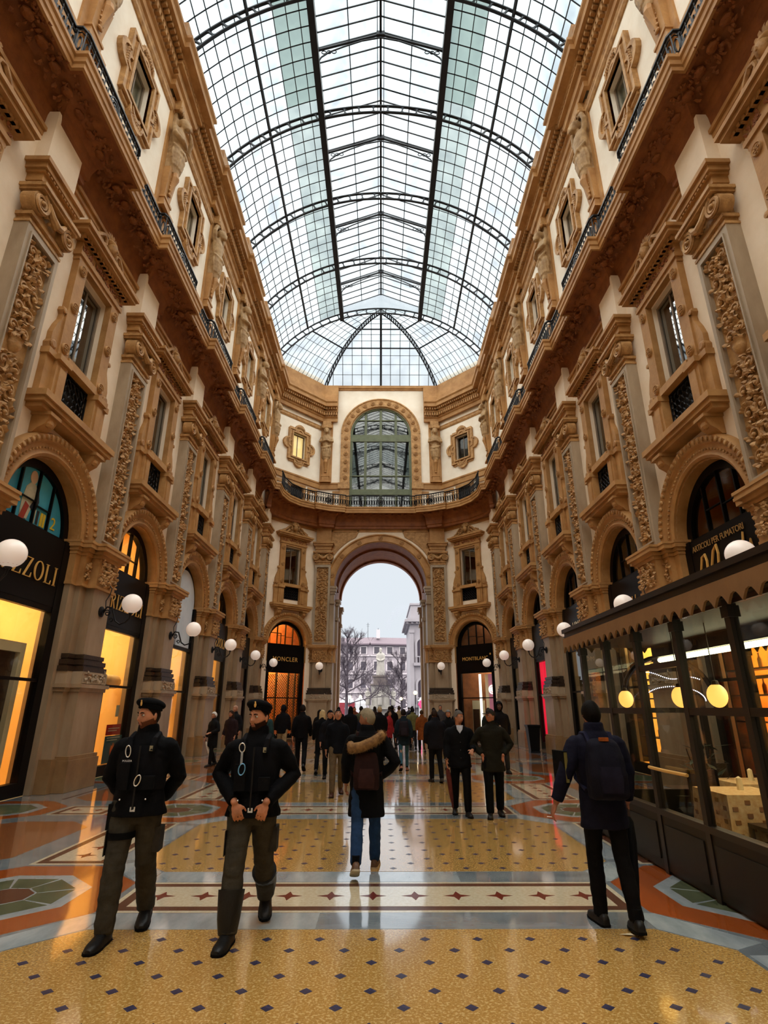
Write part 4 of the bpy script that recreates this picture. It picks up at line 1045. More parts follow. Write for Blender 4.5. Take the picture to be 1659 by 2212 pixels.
def area(name, loc, rot, size, power, col, par):
    l = bpy.data.lights.new(name, 'AREA'); l.shape = 'RECTANGLE'; l.size, l.size_y = size; l.energy = power; l.color = col
    o = bpy.data.objects.new(name, l); COL.objects.link(o); o.location = loc; o.rotation_euler = rot; o.parent = par; return o
def shop(side, s, lab, wallm, light, sign=True, lunette=True, lower=True, mez=True):
    l, r = FR(side, s)
    f = O('shop_front', SF, None, None, l, r, label=lab, cat='shop front')
    lu = O('lunette_frame', LUM, None, f)
    if lunette:
        for q in LPN: O('lunette_pane', q, None, lu)
    if lower:
        for q in GP: O('shop_pane', q, None, f)
        O('transom_bar', TRB, None, f)
    if sign: O('sign_board', SSG, None, f)
    O('shop_interior', room_mesh(), wallm, f)
    if mez: O('mezzanine_floor', MB().box(-2.2,2.2,.3,3.85,4.85,5.05), wallm, f)
    if light:
        area('shop_light', (0, 1.9, 4.7), (0,0,0), (2.6,1.6), light[0], light[1], f)
        if mez and len(light) > 2: area('mezzanine_light', (0, 1.9, 7.2), (0,0,0), (2.6,1.4), light[2], light[1], f)
    return f
YEL = (1.0, .70, .34)
mt['sky_print'] = M('printed_sky', (214,226,236), (190,206,220), .6, 1)
mt['poster_blue'] = M('blue_poster_print', (44,140,172), (70,166,190), .4, 1.4)
mt['poster_pale'] = M('pale_poster_print', (196,190,160), (150,150,130), .5, 4)
mt['poster_dark'] = M('dark_poster_print', (34,36,42), None, .5)
mt['poster_red'] = M('red_poster_print', (150,52,34), None, .5)
mt['poster_yellow'] = M('yellow_poster_print', (214,180,40), None, .5)
mt['skin_print'] = M('printed_skin', (200,170,140), None, .5)
mt['red_card'] = M('red_card', (178,34,24), None, .5)
mt['teal_card'] = M('teal_card', (40,84,92), (30,66,76), .5, 2)
mt['redglow'] = M('red_light_panel', (255,0,60), None, .5, emit=(255,0,60), es=1.3)
mt['whiteglow'] = M('white_light_panel', (255,250,245), None, .5, emit=(255,246,238), es=1.6)
mt['orangewall'] = M('orange_wall', (250,180,84), (240,150,50), .7, 1.4)
mt['pagewhite'] = M('cream_paint', (230,214,178), None, .6)
mt['greydark'] = M('dark_grey_room', (74,66,56), (58,50,42), .8, 1)
# --- left wall shops
f = shop('L', BAYY[0], 'bookshop front with a blue poster in its arched lunette', mt['yellowwall'], (200, YEL), lunette=False, mez=True)
serif_word('RIZZOLI', .4, f, FY-.07, 4.42, mt['gold'])
po = O('window_poster', MB().prism([(1.2*cos(pi*i/24), 5.36+1.2*sin(pi*i/24)) for i in range(25)], LY+.02, LY+.04), mt['poster_blue'], f)
O('printed_figure', MB().prism([(-.35,5.45),(-.1,5.42),(.0,5.75),(.08,6.05),(.0,6.22),(-.16,6.25),(-.3,6.1),(-.36,5.8)], LY+.008, LY+.021), mt['poster_pale'], po)
O('printed_figure', MB().prism([(.02*0+(-.12)+.12*cos(2*pi*i/14), 6.36+.15*sin(2*pi*i/14)) for i in range(14)], LY+.006, LY+.02), mt['skin_print'], po)
O('printed_figure', MB().prism([(-.08,5.7),(.12,5.62),(.2,5.9),(.12,6.15),(.05,5.95)], LY+.004, LY+.02), mt['poster_dark'], po)
O('printed_figure', MB().prism([(-.36,5.38),(-.2,5.38),(-.1,5.72),(-.24,5.78)], LY+.003, LY+.02), mt['poster_red'], po)
O('printed_figure', MB().prism([(-1.15,5.38),(-.98,5.38),(-.98,5.62),(-1.1,5.66)], LY+.003, LY+.02), mt['poster_yellow'], po)
for x0, cc in ((.1,'poster_pale'),(.22,'poster_dark'),(.36,'poster_yellow'),(.46,'poster_yellow')): O('poster_lettering', MB().box(x0,x0+.07,LY+.006,LY+.02,5.42,5.72), mt[cc], po)
text('poster_lettering', '2', .4, mt['poster_yellow'], po, (.84, LY+.01, 5.6))
O('door_frame', MB().frame([(-.7,.28),(1.0,.28),(1.0,2.98),(-.7,2.98)], [(-.55,.28),(.84,.28),(.84,2.78),(-.55,2.78)], .42, .62), mt['pagewhite'], f)
O('inner_door', MB().box(-.55,.84,.52,.58,.28,2.78), mt['wood'], f)
O('ceiling_duct', MB().tube([(-2,1.2,3.55),(.75,1.2,3.55)], .16, 14), mt['pagewhite'], f, smooth=True)
def bulb(par, x, y, z, r=.07): 
    o = O('hanging_bulb', MB().ball((0,0,0), r, 12, 8), mt['bulb'], par, (x, y, z), smooth=True); O('bulb_cord', MB().tube([(0,0,r),(0,0,.5)], .008, 4), mt['iron'], o)
bulb(f, .05, 1.0, 3.05); bulb(f, -.7, 1.2, 3.1)
f = shop('L', BAYY[1], 'bookshop front with red and teal posters low in the window', mt['yellowwall'], (190, YEL, 90))
serif_word('RIZZOLI', .4, f, FY-.07, 4.42, mt['gold'])
O('ceiling_duct', MB().tube([(-2,1.3,3.4),(.35,1.3,3.4)], .15, 14), mt['pagewhite'], f, smooth=True)
O('ceiling_duct', MB().tube([(-2,1.0,2.42),(1.9,1.0,2.42)], .2, 14), mt['pagewhite'], f, smooth=True)
bulb(f, .18, .9, 3.05); bulb(f, .55, 1.1, 3.05)
O('red_poster', MB().box(.1,.95,FY+.02,FY+.03,.98,1.25), mt['red_card'], f); [O('text_line', MB().box(.2,x1,FY+.012,FY+.02,z,z+.02), mt['pagewhite'], f) for z, x1 in ((1.14,.85),(1.08,.7))]
tp = O('teal_poster', MB().box(.1,1.1,FY+.02,FY+.03,.28,.96), mt['teal_card'], f)
O('flame_print', MB().prism([(.5,.45),(.62,.4),(.74,.45),(.78,.58),(.72,.66),(.7,.74),(.64,.68),(.6,.78),(.56,.68),(.5,.72),(.46,.58)], FY+.005, FY+.02), M('flame_print', (222,120,40), (196,60,30), .5, 8), tp)
[O('text_line', MB().box(.2,x1,FY+.012,FY+.02,z,z+.022), mt['pagewhite'], tp) for z, x1 in ((.9,.95),(.84,.8))]
O('notice', MB().box(.5,.68,FY+.02,FY+.03,1.45,1.75), mt['poster_pale'], f)
bc = O('book_case', MB().box(-.3,-.26,.5,.8,.3,2.2).box(.22,.26,.5,.8,.3,2.2).box(-.3,.26,.78,.8,.3,2.2), mt['wood'], None, FR('L', BAYY[1])[0], pi/2, label='dark bookcase behind the second bookshop window', cat='bookcase')
for i in range(5): O('shelf', MB().box(-.28,.24,.5,.8,.5+.36*i,.53+.36*i), mt['wood'], bc)
bk = [M('book_%d' % i, c_, None, .5) for i, c_ in enumerate(((206,176,120),(176,60,40),(90,110,120),(230,214,180),(130,90,50),(60,84,60)))]
for i in range(4):
    x = -.26
    for j in range(6):
        w_ = rnd.uniform(.05,.09); h = rnd.uniform(.2,.3); l, r = FR('L', BAYY[1])
        q = O('book', MB().box(0,w_-.008,0,.18,0,h).box(.004,w_-.012,.004,.183,.006,h-.006), bk[(i*2+j) % 6], None, (l[0]-.56, l[1]+x, .535+.36*i), pi/2, label='%s upright book on the %s shelf of the bookshop bookcase' % (('tan','red','grey-blue','cream','brown','green')[(i*2+j) % 6], ('lowest','second','third','top')[i]), cat='book', group='books on the bookshop shelves'); x += w_
f = shop('L', BAYY[2], 'bookshop front with a pale sky print filling its lunette', mt['yellowwall'], (170, YEL), lunette=False, sign=False)
pp = O('printed_panel', MB().prism([(-1.22,3.8),(1.22,3.8)]+[(1.22*cos(pi*i/24), 5.36+1.22*sin(pi*i/24)) for i in range(25)], FY+.04, FY+.06), mt['sky_print'], f)
mt['print_grey'] = M('printed_grey_column', (150,154,160), (108,112,120), .6, 4, stretch=(8,1,1))
O('printed_column', MB().prism([(-1.1,3.8),(-.3,3.8),(-.36,4.75),(-.2,4.85),(-.2,5.0),(-1.2,5.0),(-1.2,4.85),(-1.04,4.75)], FY+.03, FY+.041), mt['print_grey'], pp)
bulb(f, .1, .9, 3.05)
O('ceiling_duct', MB().tube([(-2,1.0,2.42),(1.9,1.0,2.42)], .2, 14), mt['pagewhite'], f, smooth=True)
f = shop('L', BAYY[3], 'dim bookshop front, fourth arch from the camera on the left wall', mt['yellowwall'], (110, YEL, 40)); serif_word('RIZZOLI', .4, f, FY-.07, 4.42, mt['gold'])
f = shop('L', BAYY[4], 'shop front with a pinkish glow, last straight arch on the left', mt['greydark'], (25, (1,.5,.3)), sign=True)
O('glowing_panel', MB().box(-1.1,-.9,.6,.7,.4,3.6), mt['redglow'], f)
f = shop('CL', 0, 'glowing orange shop front with lattice grille in the angled corner', M('glowing_gold_wall', (255,212,136), (250,190,100), .7, 1.4), (900, (1,.62,.2), 420))
text('sign_lettering', 'MONCLER', .36, mt['gold'], f, (0, FY-.07, 4.45), spacing=1.15)
b = MB()
for i in range(-14, 26):
    for d in (1, -1):
        x0 = -1.24+i*.16; z0 = .3; x1, z1 = x0+d*3.3, 3.6
        def clip(xa, za, xb, zb):
            t0, t1 = 0.0, 1.0; dx = xb-xa
            for lim, sg in ((-1.24,1),(1.24,-1)):
                if abs(dx) > 1e-9:
                    t = (lim-xa)/dx
                    if sg*dx > 0: t0 = max(t0, t)
                    else: t1 = min(t1, t)
            return (xa+dx*t0, za+(zb-za)*t0, xa+dx*t1, za+(zb-za)*t1) if t1 > t0 else None
        q = clip(x0, z0, x1, z1) if d > 0 else clip(x0+1.6, z0, x1+1.6, z1)
        if q: b.beam((q[0],FY+.2,q[1]), (q[2],FY+.2,q[3]), .022)
O('lattice_grille', b, mt['wood'], f, kind='stuff')
for x in (-.45, .42, .9): O('door_post', MB().box(x-.04,x+.04,FY+.05,FY+.18,.2,3.66), mt['wood'], f)
O('mezzanine_rail', MB().beam((-1.1,1.0,6.1),(.2,1.0,6.1),.05).beam((.2,1.0,6.1),(.2,1.0,5.3),.05).beam((-.6,1.0,6.1),(-.6,1.0,5.3),.04), mt['wood'], f)
# --- right wall shops
f = shop('R', BAYY[0], "smokers' shop front with a big gold script letter on its sign", mt['orangewall'], (420, (1,.66,.26)))
text('sign_lettering', 'ARTICOLI PER FUMATORI', .19, mt['dimgold'], f, (-.1, FY-.07, 5.06), sx=.86)
O('script_letter', MB().tube([(x-.75, FY-.07, z) for x, z in ((-.2,4.2),(-.1,4.55),(.02,4.82),(.14,4.86),(.18,4.7),(.14,4.4),(.2,4.3),(.32,4.55),(.46,4.85),(.6,4.95),(.62,4.75),(.56,4.5),(.6,4.32),(.74,4.4),(.88,4.6))], [.02,.025,.03,.03,.03,.03,.02,.03,.03,.03,.03,.03,.02,.02,.015], 6), mt['gold'], f)
O('script_letter', MB().tube([(x+.35, FY-.07, z) for x, z in ((0,4.5),(.1,4.7),(.22,4.6),(.15,4.42),(.02,4.5),(.3,4.5),(.42,4.95),(.36,4.6),(.5,4.5),(.6,4.75),(.62,4.5),(.72,4.55))], .022, 6), mt['gold'], f)
f = shop('R', BAYY[1], "dark-signed shop front lettered ch's behind the glass kiosk", mt['yellowwall'], (520, (1,.70,.30)))
text('sign_lettering', "ch's", .42, mt['gold'], f, (.3, FY-.07, 4.5), shear=.2)
f = shop('R', BAYY[2], 'shop front lettered UME beside the far end of the kiosk', mt['greydark'], (60, YEL))
text('sign_lettering', 'UME', .42, mt['pagewhite'], f, (.2, FY-.07, 4.5), spacing=1.2)
f = shop('R', BAYY[3], 'shop front with a vivid red glowing window', mt['greydark'], (20, (1,.2,.2)))
O('glowing_panel', MB().box(-1.2,.9,FY+.1,FY+.16,.3,3.64), mt['redglow'], f)
f = shop('R', BAYY[4], 'dark shop front, last straight arch on the right', mt['greydark'], (40, YEL))
f = shop('CR', 0, 'black shop front with a white light column in the angled corner', mt['greydark'], (320, (1,.88,.74), 60))
text('sign_lettering', 'MONTBLANC', .3, mt['gold'], f, (0, FY-.07, 4.5), spacing=1.05)
O('emblem', MB().prism([(1.12+(.07 if i % 2 else .035)*cos(pi*i/6), 4.72+(.07 if i % 2 else .035)*sin(pi*i/6)) for i in range(12)], FY-.08, FY-.06), mt['gold'], f)
O('light_column', MB().box(.0,.12,FY+.2,FY+.3,.3,3.6), mt['whiteglow'], f); O('display_banner', MB().box(.62,1.2,FY+.3,FY+.34,.3,3.6), M('pink_banner', (200,120,140), (150,110,130), .5, 1.5, emit=(200,120,140), es=.5), f)
b = MB().frame([(.9+.26*cos(2*pi*i/24), 2.7+.26*sin(2*pi*i/24)) for i in range(24)], [(.9+.2*cos(2*pi*i/24), 2.7+.2*sin(2*pi*i/24)) for i in range(24)], FY+.24, FY+.29); b.prism([(.9+(.16 if i % 2 else .12)*cos(pi*i/6), 2.7+(.16 if i % 2 else .12)*sin(pi*i/6)) for i in range(12)], FY+.24, FY+.29)
O('round_emblem', b, mt['whiteglow'], f)
O('inner_wall', MB().box(-.95,-.1,.9,1.0,.0,2.1).box(.15,.6,.8,.9,0,3.6), mt['pagewhite'], f); O('inner_door', MB().box(-.9,-.45,.86,.9,.0,1.6), mt['wood'], f)
# litter bin at a right-hand pier
b = MB().rings([[(hx*c_, hx*s_, z) for c_, s_ in ((-1,-1),(1,-1),(1,1),(-1,1))] for z, hx in ((.06,.17),(.1,.18),(.92,.24),(.95,.26),(1.0,.26))])
lb = O('litter_bin', b, mt['blackframe'], None, (6.2, YP[3]+1.15, 0), 0, label='black tapered litter bin by the pier next to the red window', cat='bin'); O('bin_foot', MB().box(-.19,.19,-.19,.19,0,.06), mt['iron'], lb); O('bin_rim', MB().frame([(-.27,-.27),(.27,-.27),(.27,.27),(-.27,.27)], [(-.2,-.2),(.2,-.2),(.2,.2),(-.2,.2)], 0, .03), mt['iron'], lb, (0,0,1.0)).rotation_euler = (pi/2,0,0)
# ================================================================== GLOBE LAMPS
gl_me = mesh_of('globe', MB().ball((0,-1.07,4.08), .235, 24, 16), mt['white'], True)
b = MB().tube([(0,-.36,3.84),(0,-.48,4.0),(0,-.6,3.98),(0,-.66,3.82),(0,-.72,3.66),(0,-.84,3.58),(0,-.97,3.62),(0,-1.05,3.72),(0,-1.07,3.82)], .022, 6)
b.tube([(0,-.5+.085*(1-.06*i)*cos(i*.7), 3.85+.085*(1-.06*i)*sin(i*.7)) for i in range(14)], .016, 5); b.tube([(0,-.62+.06*(1-.06*i)*cos(i*.7), 3.68+.06*(1-.06*i)*sin(i*.7)) for i in range(12)], .014, 5)
b.tube([(0,-.44,3.98),(0,-.42,4.15),(0,-.5,4.32),(0,-.52,4.45),(0,-.46,4.52)], .012, 5)
lb_me = mesh_of('bracket', b, mt['iron'], True)
q = MB().lathe([(0,0),(.13,0),(.13,.03),(.06,.06),(0,.06)], 14); q.v = [(p[0], -.36-p[2]+.02, 3.88+p[1]) for p in q.v]
lp_me = mesh_of('back_plate', q, mt['iron'])
lc_me = mesh_of('cup', MB().lathe([(0,3.8),(.04,3.82),(.06,3.86),(.14,3.89),(.12,3.9),(0,3.88)], 12, (0,-1.07,0)), mt['iron'])
def lamp(l, r, lab):
    o = O('wall_lamp', lp_me, None, None, l, r, label=lab, cat='lamp', group='white globe lamps on the arcade piers')
    O('bracket', lb_me, None, o); O('cup', lc_me, None, o); O('globe', gl_me, None, o)
for side, nm in (('L','left'), ('R','right')):
    for k in range(0, 6):
        l, r = FR(side, YP[k]+.05); lamp(l, r, 'white globe lamp on an iron bracket, %s from the camera on the %s piers' % (ORD[k], nm))
lamp((-3.72, 35.85, 0), 0, 'white globe lamp just left of the great arch'); lamp((3.72, 35.85, 0), 0, 'white globe lamp just right of the great arch')
# ================================================================== KIOSK
KX0, KX1, KY0, KY1 = 3.2, 5.75, 2.0, 8.8
ki = O('glass_kiosk', None, None, None, (KX0, KY0, 0), 0, label='dark framed glass cafe kiosk with scalloped pelmet along the right wall', cat='kiosk')
def KO(name, b, m, **kw):
    b.v = [(p[0]-KX0, p[1]-KY0, p[2]) for p in b.v]; return O(name, b, m, ki, **kw)
posts = [KY1-.03, 7.84, 6.87, 5.9, 4.93, 3.96, 2.99, KY0+.03]
for y in posts:
    for x in (KX0, KX1): KO('post', MB().box(x-.04,x+.04,y-.04,y+.04,.0,2.62).box(x-.055,x+.055,y-.055,y+.055,2.44,2.54), mt['kiosk'])
for x in (4.05, 4.9): 
    for y in (KY0+.03, KY1-.03): KO('post', MB().box(x-.04,x+.04,y-.04,y+.04,0,2.62), mt['kiosk'])
for a, c_ in zip(posts[1:], posts[:-1]):
    for x, sg in ((KX0, -1), (KX1, 1)):
        bp = KO('base_panel', MB().box(x-.03,x+.03,a+.012,c_-.012,.03,.58), mt['kiosk_base'])
        KO('base_rail', MB().box(x-.05,x+.05,a,c_,.57,.63), mt['kiosk'])
        q = MB().box(x+sg*.035-.008,x+sg*.035+.008,a+.1,c_-.1,.12,.48); q.v = [(p[0]-KX0, p[1]-KY0, p[2]) for p in q.v]; O('raised_field', q, mt['kiosk_base'], bp)
        if (a, c_) == (5.9, 6.87): KO('transom', MB().box(x-.035,x+.035,a,c_,2.09,2.15), mt['kiosk'])
        else: KO('mid_rail', MB().box(x-.035,x+.035,a,c_,1.61,1.68), mt['kiosk'])
        zs = (.63,2.09,2.15,2.55) if (a, c_) == (5.9, 6.87) else (.63,1.61,1.68,2.55)
        KO('glass_pane', MB().box(x-.004,x+.004,a+.04,c_-.04,zs[0],zs[1]), mt['glass']); KO('glass_pane', MB().box(x-.004,x+.004,a+.04,c_-.04,zs[2],zs[3]), mt['glass'])
for y in (KY0+.03, KY1-.03):
    for a, c_ in ((KX0,4.05),(4.05,4.9),(4.9,KX1)):
        KO('base_panel', MB().box(a+.03,c_-.03,y-.03,y+.03,.03,.58), mt['kiosk_base']); KO('glass_pane', MB().box(a+.04,c_-.04,y-.004,y+.004,.63,2.55), mt['glass'])
    KO('mid_rail', MB().box(KX0,KX1,y-.035,y+.035,1.61,1.68), mt['kiosk'])
KO('door_handle', MB().tube([(KX0-.1,5.98,1.05),(KX0-.12,6.4,1.05),(KX0-.1,6.8,1.05)], .018, 6), mt['gold'])
ro = KO('kiosk_roof', MB().box(KX0-.18,KX1+.18,KY0-.22,KY1+.2,2.72,2.8).box(KX0-.22,KX1+.22,KY0-.26,KY1+.2,2.8,2.86).box(KX0-.1,KX1+.1,KY0-.1,KY1+.08,2.6,2.72).box(KX0+.3,KX1-.3,KY0+.3,KY1-.3,2.86,2.98), mt['kiosk'])
KO('ceiling_lining', MB().box(KX0,KX1,KY0,KY1,2.56,2.6), mt['wood'])
def scallop(L_, n):
    out = [(0,.2)]; out = [(L_,.22),(0,.22)]
    for i in range(n):
        x0, x1 = L_*i/n, L_*(i+1)/n; w_ = x1-x0
        out += [(x0,.0)]+[(x0+w_*.12+w_*.76*(.5-.5*cos(pi*j/6)), .005+.085*sin(pi*j/6)) for j in range(1,6)]
    out.append((L_, 0)); return out
pelt = scallop(KY1+.2-(KY0-.2), 36)
for x in (KX0-.2, KX1+.2): KO('scalloped_pelmet', MB().prism([(KY0-.2+p[0], 2.5+p[1]) for p in pelt], x-.012, x+.012, 'x'), mt['pelmet'])
pelx = scallop(KX1-KX0+.4, 14)
for y in (KY0-.2, KY1+.18): KO('scalloped_pelmet', MB().prism([(KX0-.2+p[0], 2.5+p[1]) for p in pelx], y-.012, y+.012, 'y'), mt['pelmet'])
KO('kiosk_floor', MB().box(KX0,KX1,KY0,KY1,.0,.03), mt['wood'])
# kiosk contents
tl = O('tube_lamp', MB().tube([(4.3,4.3,2.36),(4.3,8.6,2.36)], .035, 8), mt['tube'], None, label='long fluorescent tube under the kiosk ceiling', cat='lamp')
O('tube_holder', MB().box(4.24,4.36,4.2,8.7,2.4,2.56), mt['kiosk'], tl)
hl = M('lamp_shade_back', (60,44,26), None, .5)
for i, (x, y) in enumerate(((3.62,5.0),(3.62,6.1),(3.62,6.85),(3.62,8.4))):
    o = O('globe_pendant', MB().ball((0,0,0), (.1,.1,.12), 18, 12), mt['halfglobe'], None, (x, y, 1.8), smooth=True, label='glowing globe pendant inside the kiosk glass, %s from the camera' % ORD[i], cat='lamp', group='globe pendants in the kiosk')
    O('lamp_cord', MB().tube([(0,0,.12),(0,0,.76)], .006, 4), hl, o); O('lamp_cap', MB().lathe([(0,.1),(.04,.11),(.03,.15),(0,.16)], 10), hl, o)
area('kiosk_light', (4.4, 6.5, 2.3), (0,0,0), (.3,4.5), 45, (1,.78,.45), None)
mt['cloth'] = M('checked_tablecloth', (236,206,160), (206,160,104), .8, 18)
mt['check'] = M('brown_check', (150,100,56), None, .8)
def table(x, y, i):
    t = O('cafe_table', MB().lathe([(0,0),(.24,0),(.24,.03),(.04,.06),(.035,.7),(0,.7)], 12), mt['iron'], None, (x, y, .03), 0, label='square cafe table under a checked cloth, %s from the camera in the kiosk' % ORD[i], cat='table', group='cafe tables in the kiosk')
    c_ = O('tablecloth', MB().box(-.36,.36,-.36,.36,.7,.73).rings([[(hx*a,hx*b_,z) for a, b_ in ((-1,-1),(1,-1),(1,1),(-1,1))] for z, hx in ((.28,.40),(.5,.375),(.73,.362))], cap=False), mt['cloth'], t)
    b = MB()
    for k in range(5):
        for j in range(6):
            q = -.3+.15*k; z = .33+.065*j; e = .404-.04*(z-.28)/.45
            if (k+j) % 2 == 0: b.box(q-.03,q+.03,-e-.002,-e+.004,z-.022,z+.022).box(-e-.002,-e+.004,q-.03,q+.03,z-.022,z+.022)
    O('cloth_checks', b, mt['check'], c_, kind='stuff')
    O('table_candle', MB().lathe([(0,.73),(.035,.73),(.03,.86),(0,.88)], 10), mt['pagewhite'], None, (x+.05, y+.05, .03), label='small white candle on cafe table, %s from the camera' % ORD[i], cat='candle')
    for j, d in enumerate((-1, 1)):
        ch = O('cafe_chair', MB().box(-.2,.2,-.2,.2,.42,.46), mt['wood'], None, (x, y+d*.58, .03), 0 if d > 0 else pi, label='dark wooden cafe chair on the %s side of the %s table in the kiosk' % ('near' if d < 0 else 'far', ORD[i]), cat='chair', group='cafe chairs in the kiosk')
        for sx in (-.18, .18):
            for sy in (-.18, .18): O('chair_leg', MB().box(sx-.018,sx+.018,sy-.018,sy+.018,0,.42), mt['wood'], ch)
            O('back_post', MB().box(sx-.018,sx+.018,.17,.2,.46,.88), mt['wood'], ch)
        O('backrest', MB().box(-.2,.2,.17,.2,.66,.88), mt['wood'], ch)
for i, (x, y) in enumerate(((4.1,3.6),(4.15,5.35),(4.3,7.2),(5.0,8.1))): table(x, y, i)
mt['leafd'] = M('dark_green_leaf', (40,52,30), (26,38,22), .5, 5)
def plant(x, y, i):
    r = random.Random(i); o = O('potted_plant', MB().lathe([(0,0),(.16,0),(.2,.3),(.22,.34),(.18,.34),(0,.3)], 12), mt['iron'], None, (x, y, .03), label='bushy potted plant inside the kiosk, %s from the camera' % ORD[i], cat='plant', group='potted plants in the kiosk')
    b = MB(); st = MB()
    for k in range(70):
        a = r.uniform(0, 2*pi); R = r.uniform(.02,.22); z = r.uniform(.35,1.15); t = r.uniform(-.5,.9); L = r.uniform(.12,.24); p = Vector((R*cos(a), R*sin(a), z)); d = Vector((cos(a)*cos(t), sin(a)*cos(t), sin(t))); s_ = d.cross(Vector((0,0,1))).normalized()*L*.2
        b.add([p, p+d*L*.5+s_, p+d*L, p+d*L*.5-s_], [(0,1,2,3)])
    for k in range(7): a = k*.9; st.tube([(0,0,.3),(.1*cos(a),.1*sin(a),.8),(.16*cos(a),.16*sin(a),1.1)], .008, 4)
    O('foliage', b, mt['leafd'], o); O('stems', st, mt['wood'], o)
for i, (x, y) in enumerate(((5.35,5.9),(5.35,6.7),(5.35,7.6),(4.6,8.5))): plant(x, y, i)
# string of white lights looped over the kiosk rear arch
b = MB(); mt['led'] = M('white_led', (240,240,255), None, .4, emit=(225,225,255), es=5)
for i in range(46):
    t = i/45; a = pi*t; b.ball((4.43+.46*cos(a), 8.6, 1.78+.2*sin(a)), .008, 5, 3)
for i in range(34): t = i/33; b.ball((3.95+.9*t, 8.6, 2.17-.1*t+.03*sin(9*t)), .008, 5, 3)
ls = O('string_lights', b, mt['led'], None, label='string of tiny white lights inside the kiosk', cat='lights')
O('light_cord', MB().tube([(4.43+.46*cos(pi*i/20), 8.6, 1.78+.2*sin(pi*i/20)) for i in range(21)], .003, 4), mt['iron'], ls)
KO('rear_arch', MB().tube([(4.4+.68*cos(pi*i/20), 8.7, 1.8+.62*sin(pi*i/20)) for i in range(21)], .035, 6), mt['kiosk'])
# lit shelves with bottles behind the kiosk
for si, (bay, lab) in enumerate(((0, 'lit wooden shelf unit with bottles in the smokers shop window'), (1, 'lit wooden shelf unit with bottles in the next shop window behind the kiosk'))):
    l, r = FR('R', BAYY[bay]); sh = O('shelf_unit', MB().box(-1.15,-1.1,.35,.7,.26,3.4).box(1.1,1.15,.35,.7,.26,3.4), mt['wood'], None, l, r, label=lab, cat='shelf')
    for i in range(6): O('shelf', MB().box(-1.1,1.1,.35,.7,.4+.5*i,.43+.5*i), mt['wood'], sh)
    bm_ = [M('bottle_glass_%d%d' % (si, i), c_, None, .15) for i, c_ in enumerate(((60,30,14),(150,80,20),(200,150,70),(110,20,16)))]
    bme = [mesh_of('bottle', MB().lathe([(0,0),(.04,0),(.04,.17),(.015,.22),(.015,.29),(0,.29)], 8), q, True) for q in bm_]
    for i in range(5):
        for j in range(6):
            x = -.95+.37*j+rnd.uniform(-.04,.04); p = Matrix.Translation(l) @ Matrix.Rotation(r, 4, 'Z') @ Vector((x, .5, .43+.5*i))
            O('bottle', bme[(i+j*3) % 4], None, None, p, 0, label='bottle on the %s board of the %s lit shelf unit, %s from its left' % (('lowest','second','third','fourth','top')[i], ('first','second')[si], ('first','second','third','fourth','fifth','sixth')[j]), cat='bottle', group='bottles on the %s lit shelf unit' % ('first' if si == 0 else 'second'))
# ================================================================== PIAZZA OUTSIDE
O('ground', MB().box(-60, 60, 41.4, 170, -.3, -.01), M('wet_paving', (110,110,116), (92,92,100), .3, .5), label='pale wet paving of the square outside', cat='ground', kind='structure')
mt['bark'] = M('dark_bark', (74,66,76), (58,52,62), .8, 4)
def tree(x, y, h, seed, lab, n0=7, dep0=3):
    r = random.Random(seed); tr = MB(); br = MB()
    def grow(p, d, L, R, dep):
        q = p; pts = [p]; dd = d.copy()
        for i in range(3):
            dd = (dd+Vector((r.uniform(-.18,.18), r.uniform(-.18,.18), r.uniform(-.05,.14)))).normalized(); q = q+dd*L/3; pts.append(q)
        br.tube(pts, [R, R*.85, R*.7, R*.5], 5 if R > .04 else 3)
        if dep > 0:
            for i in range(5 if dep > 2 else 4):
                t = r.uniform(.35, 1); a = pts[min(3, int(t*3)+0)].lerp(pts[min(3, int(t*3)+1)], t*3 % 1)
                sd = (dd+Vector((r.uniform(-.9,.9), r.uniform(-.9,.9), r.uniform(-.15,.6)))).normalized(); grow(a, sd, L*r.uniform(.5,.72), R*.52, dep-1)
    tr.tube([(0,0,-.05),(.03,0,h*.12),(0,.02,h*.3),(.05,0,h*.6),(0,0,h*.97)], [h*.024,h*.02,h*.017,h*.01,h*.003], 8)
    for i in range(n0*2):
        z = h*(.2+.7*i/(n0*2)); a = i*2.4+r.uniform(-.3,.3); up = .25+.9*i/(n0*2)
        grow(Vector((0,0,z)), Vector((cos(a), sin(a), up)).normalized(), h*.30*(1-.55*i/(n0*2)), h*.0085, dep0)
    o = O('bare_tree', tr, mt['bark'], None, (x, y, 0), 0, smooth=True, label=lab, cat='tree'); O('branches', br, mt['bark'], o)
tree(-3.9, 66, 10.0, 3, 'tall bare winter tree left of the monument', 8, 4); tree(2.6, 72, 8.2, 5, 'bare winter tree right of the monument', 7, 4)
tree(-1.8, 96, 7.5, 31, 'bare tree behind the monument on the left', 6, 4); tree(2.2, 100, 8.0, 37, 'bare tree behind the monument on the right', 6, 4)
tree(-6.0, 78, 7.5, 9, 'smaller bare tree at the left edge of the great arch', 5); tree(4.9, 82, 7.0, 12, 'smaller bare tree at the right edge of the great arch', 5)
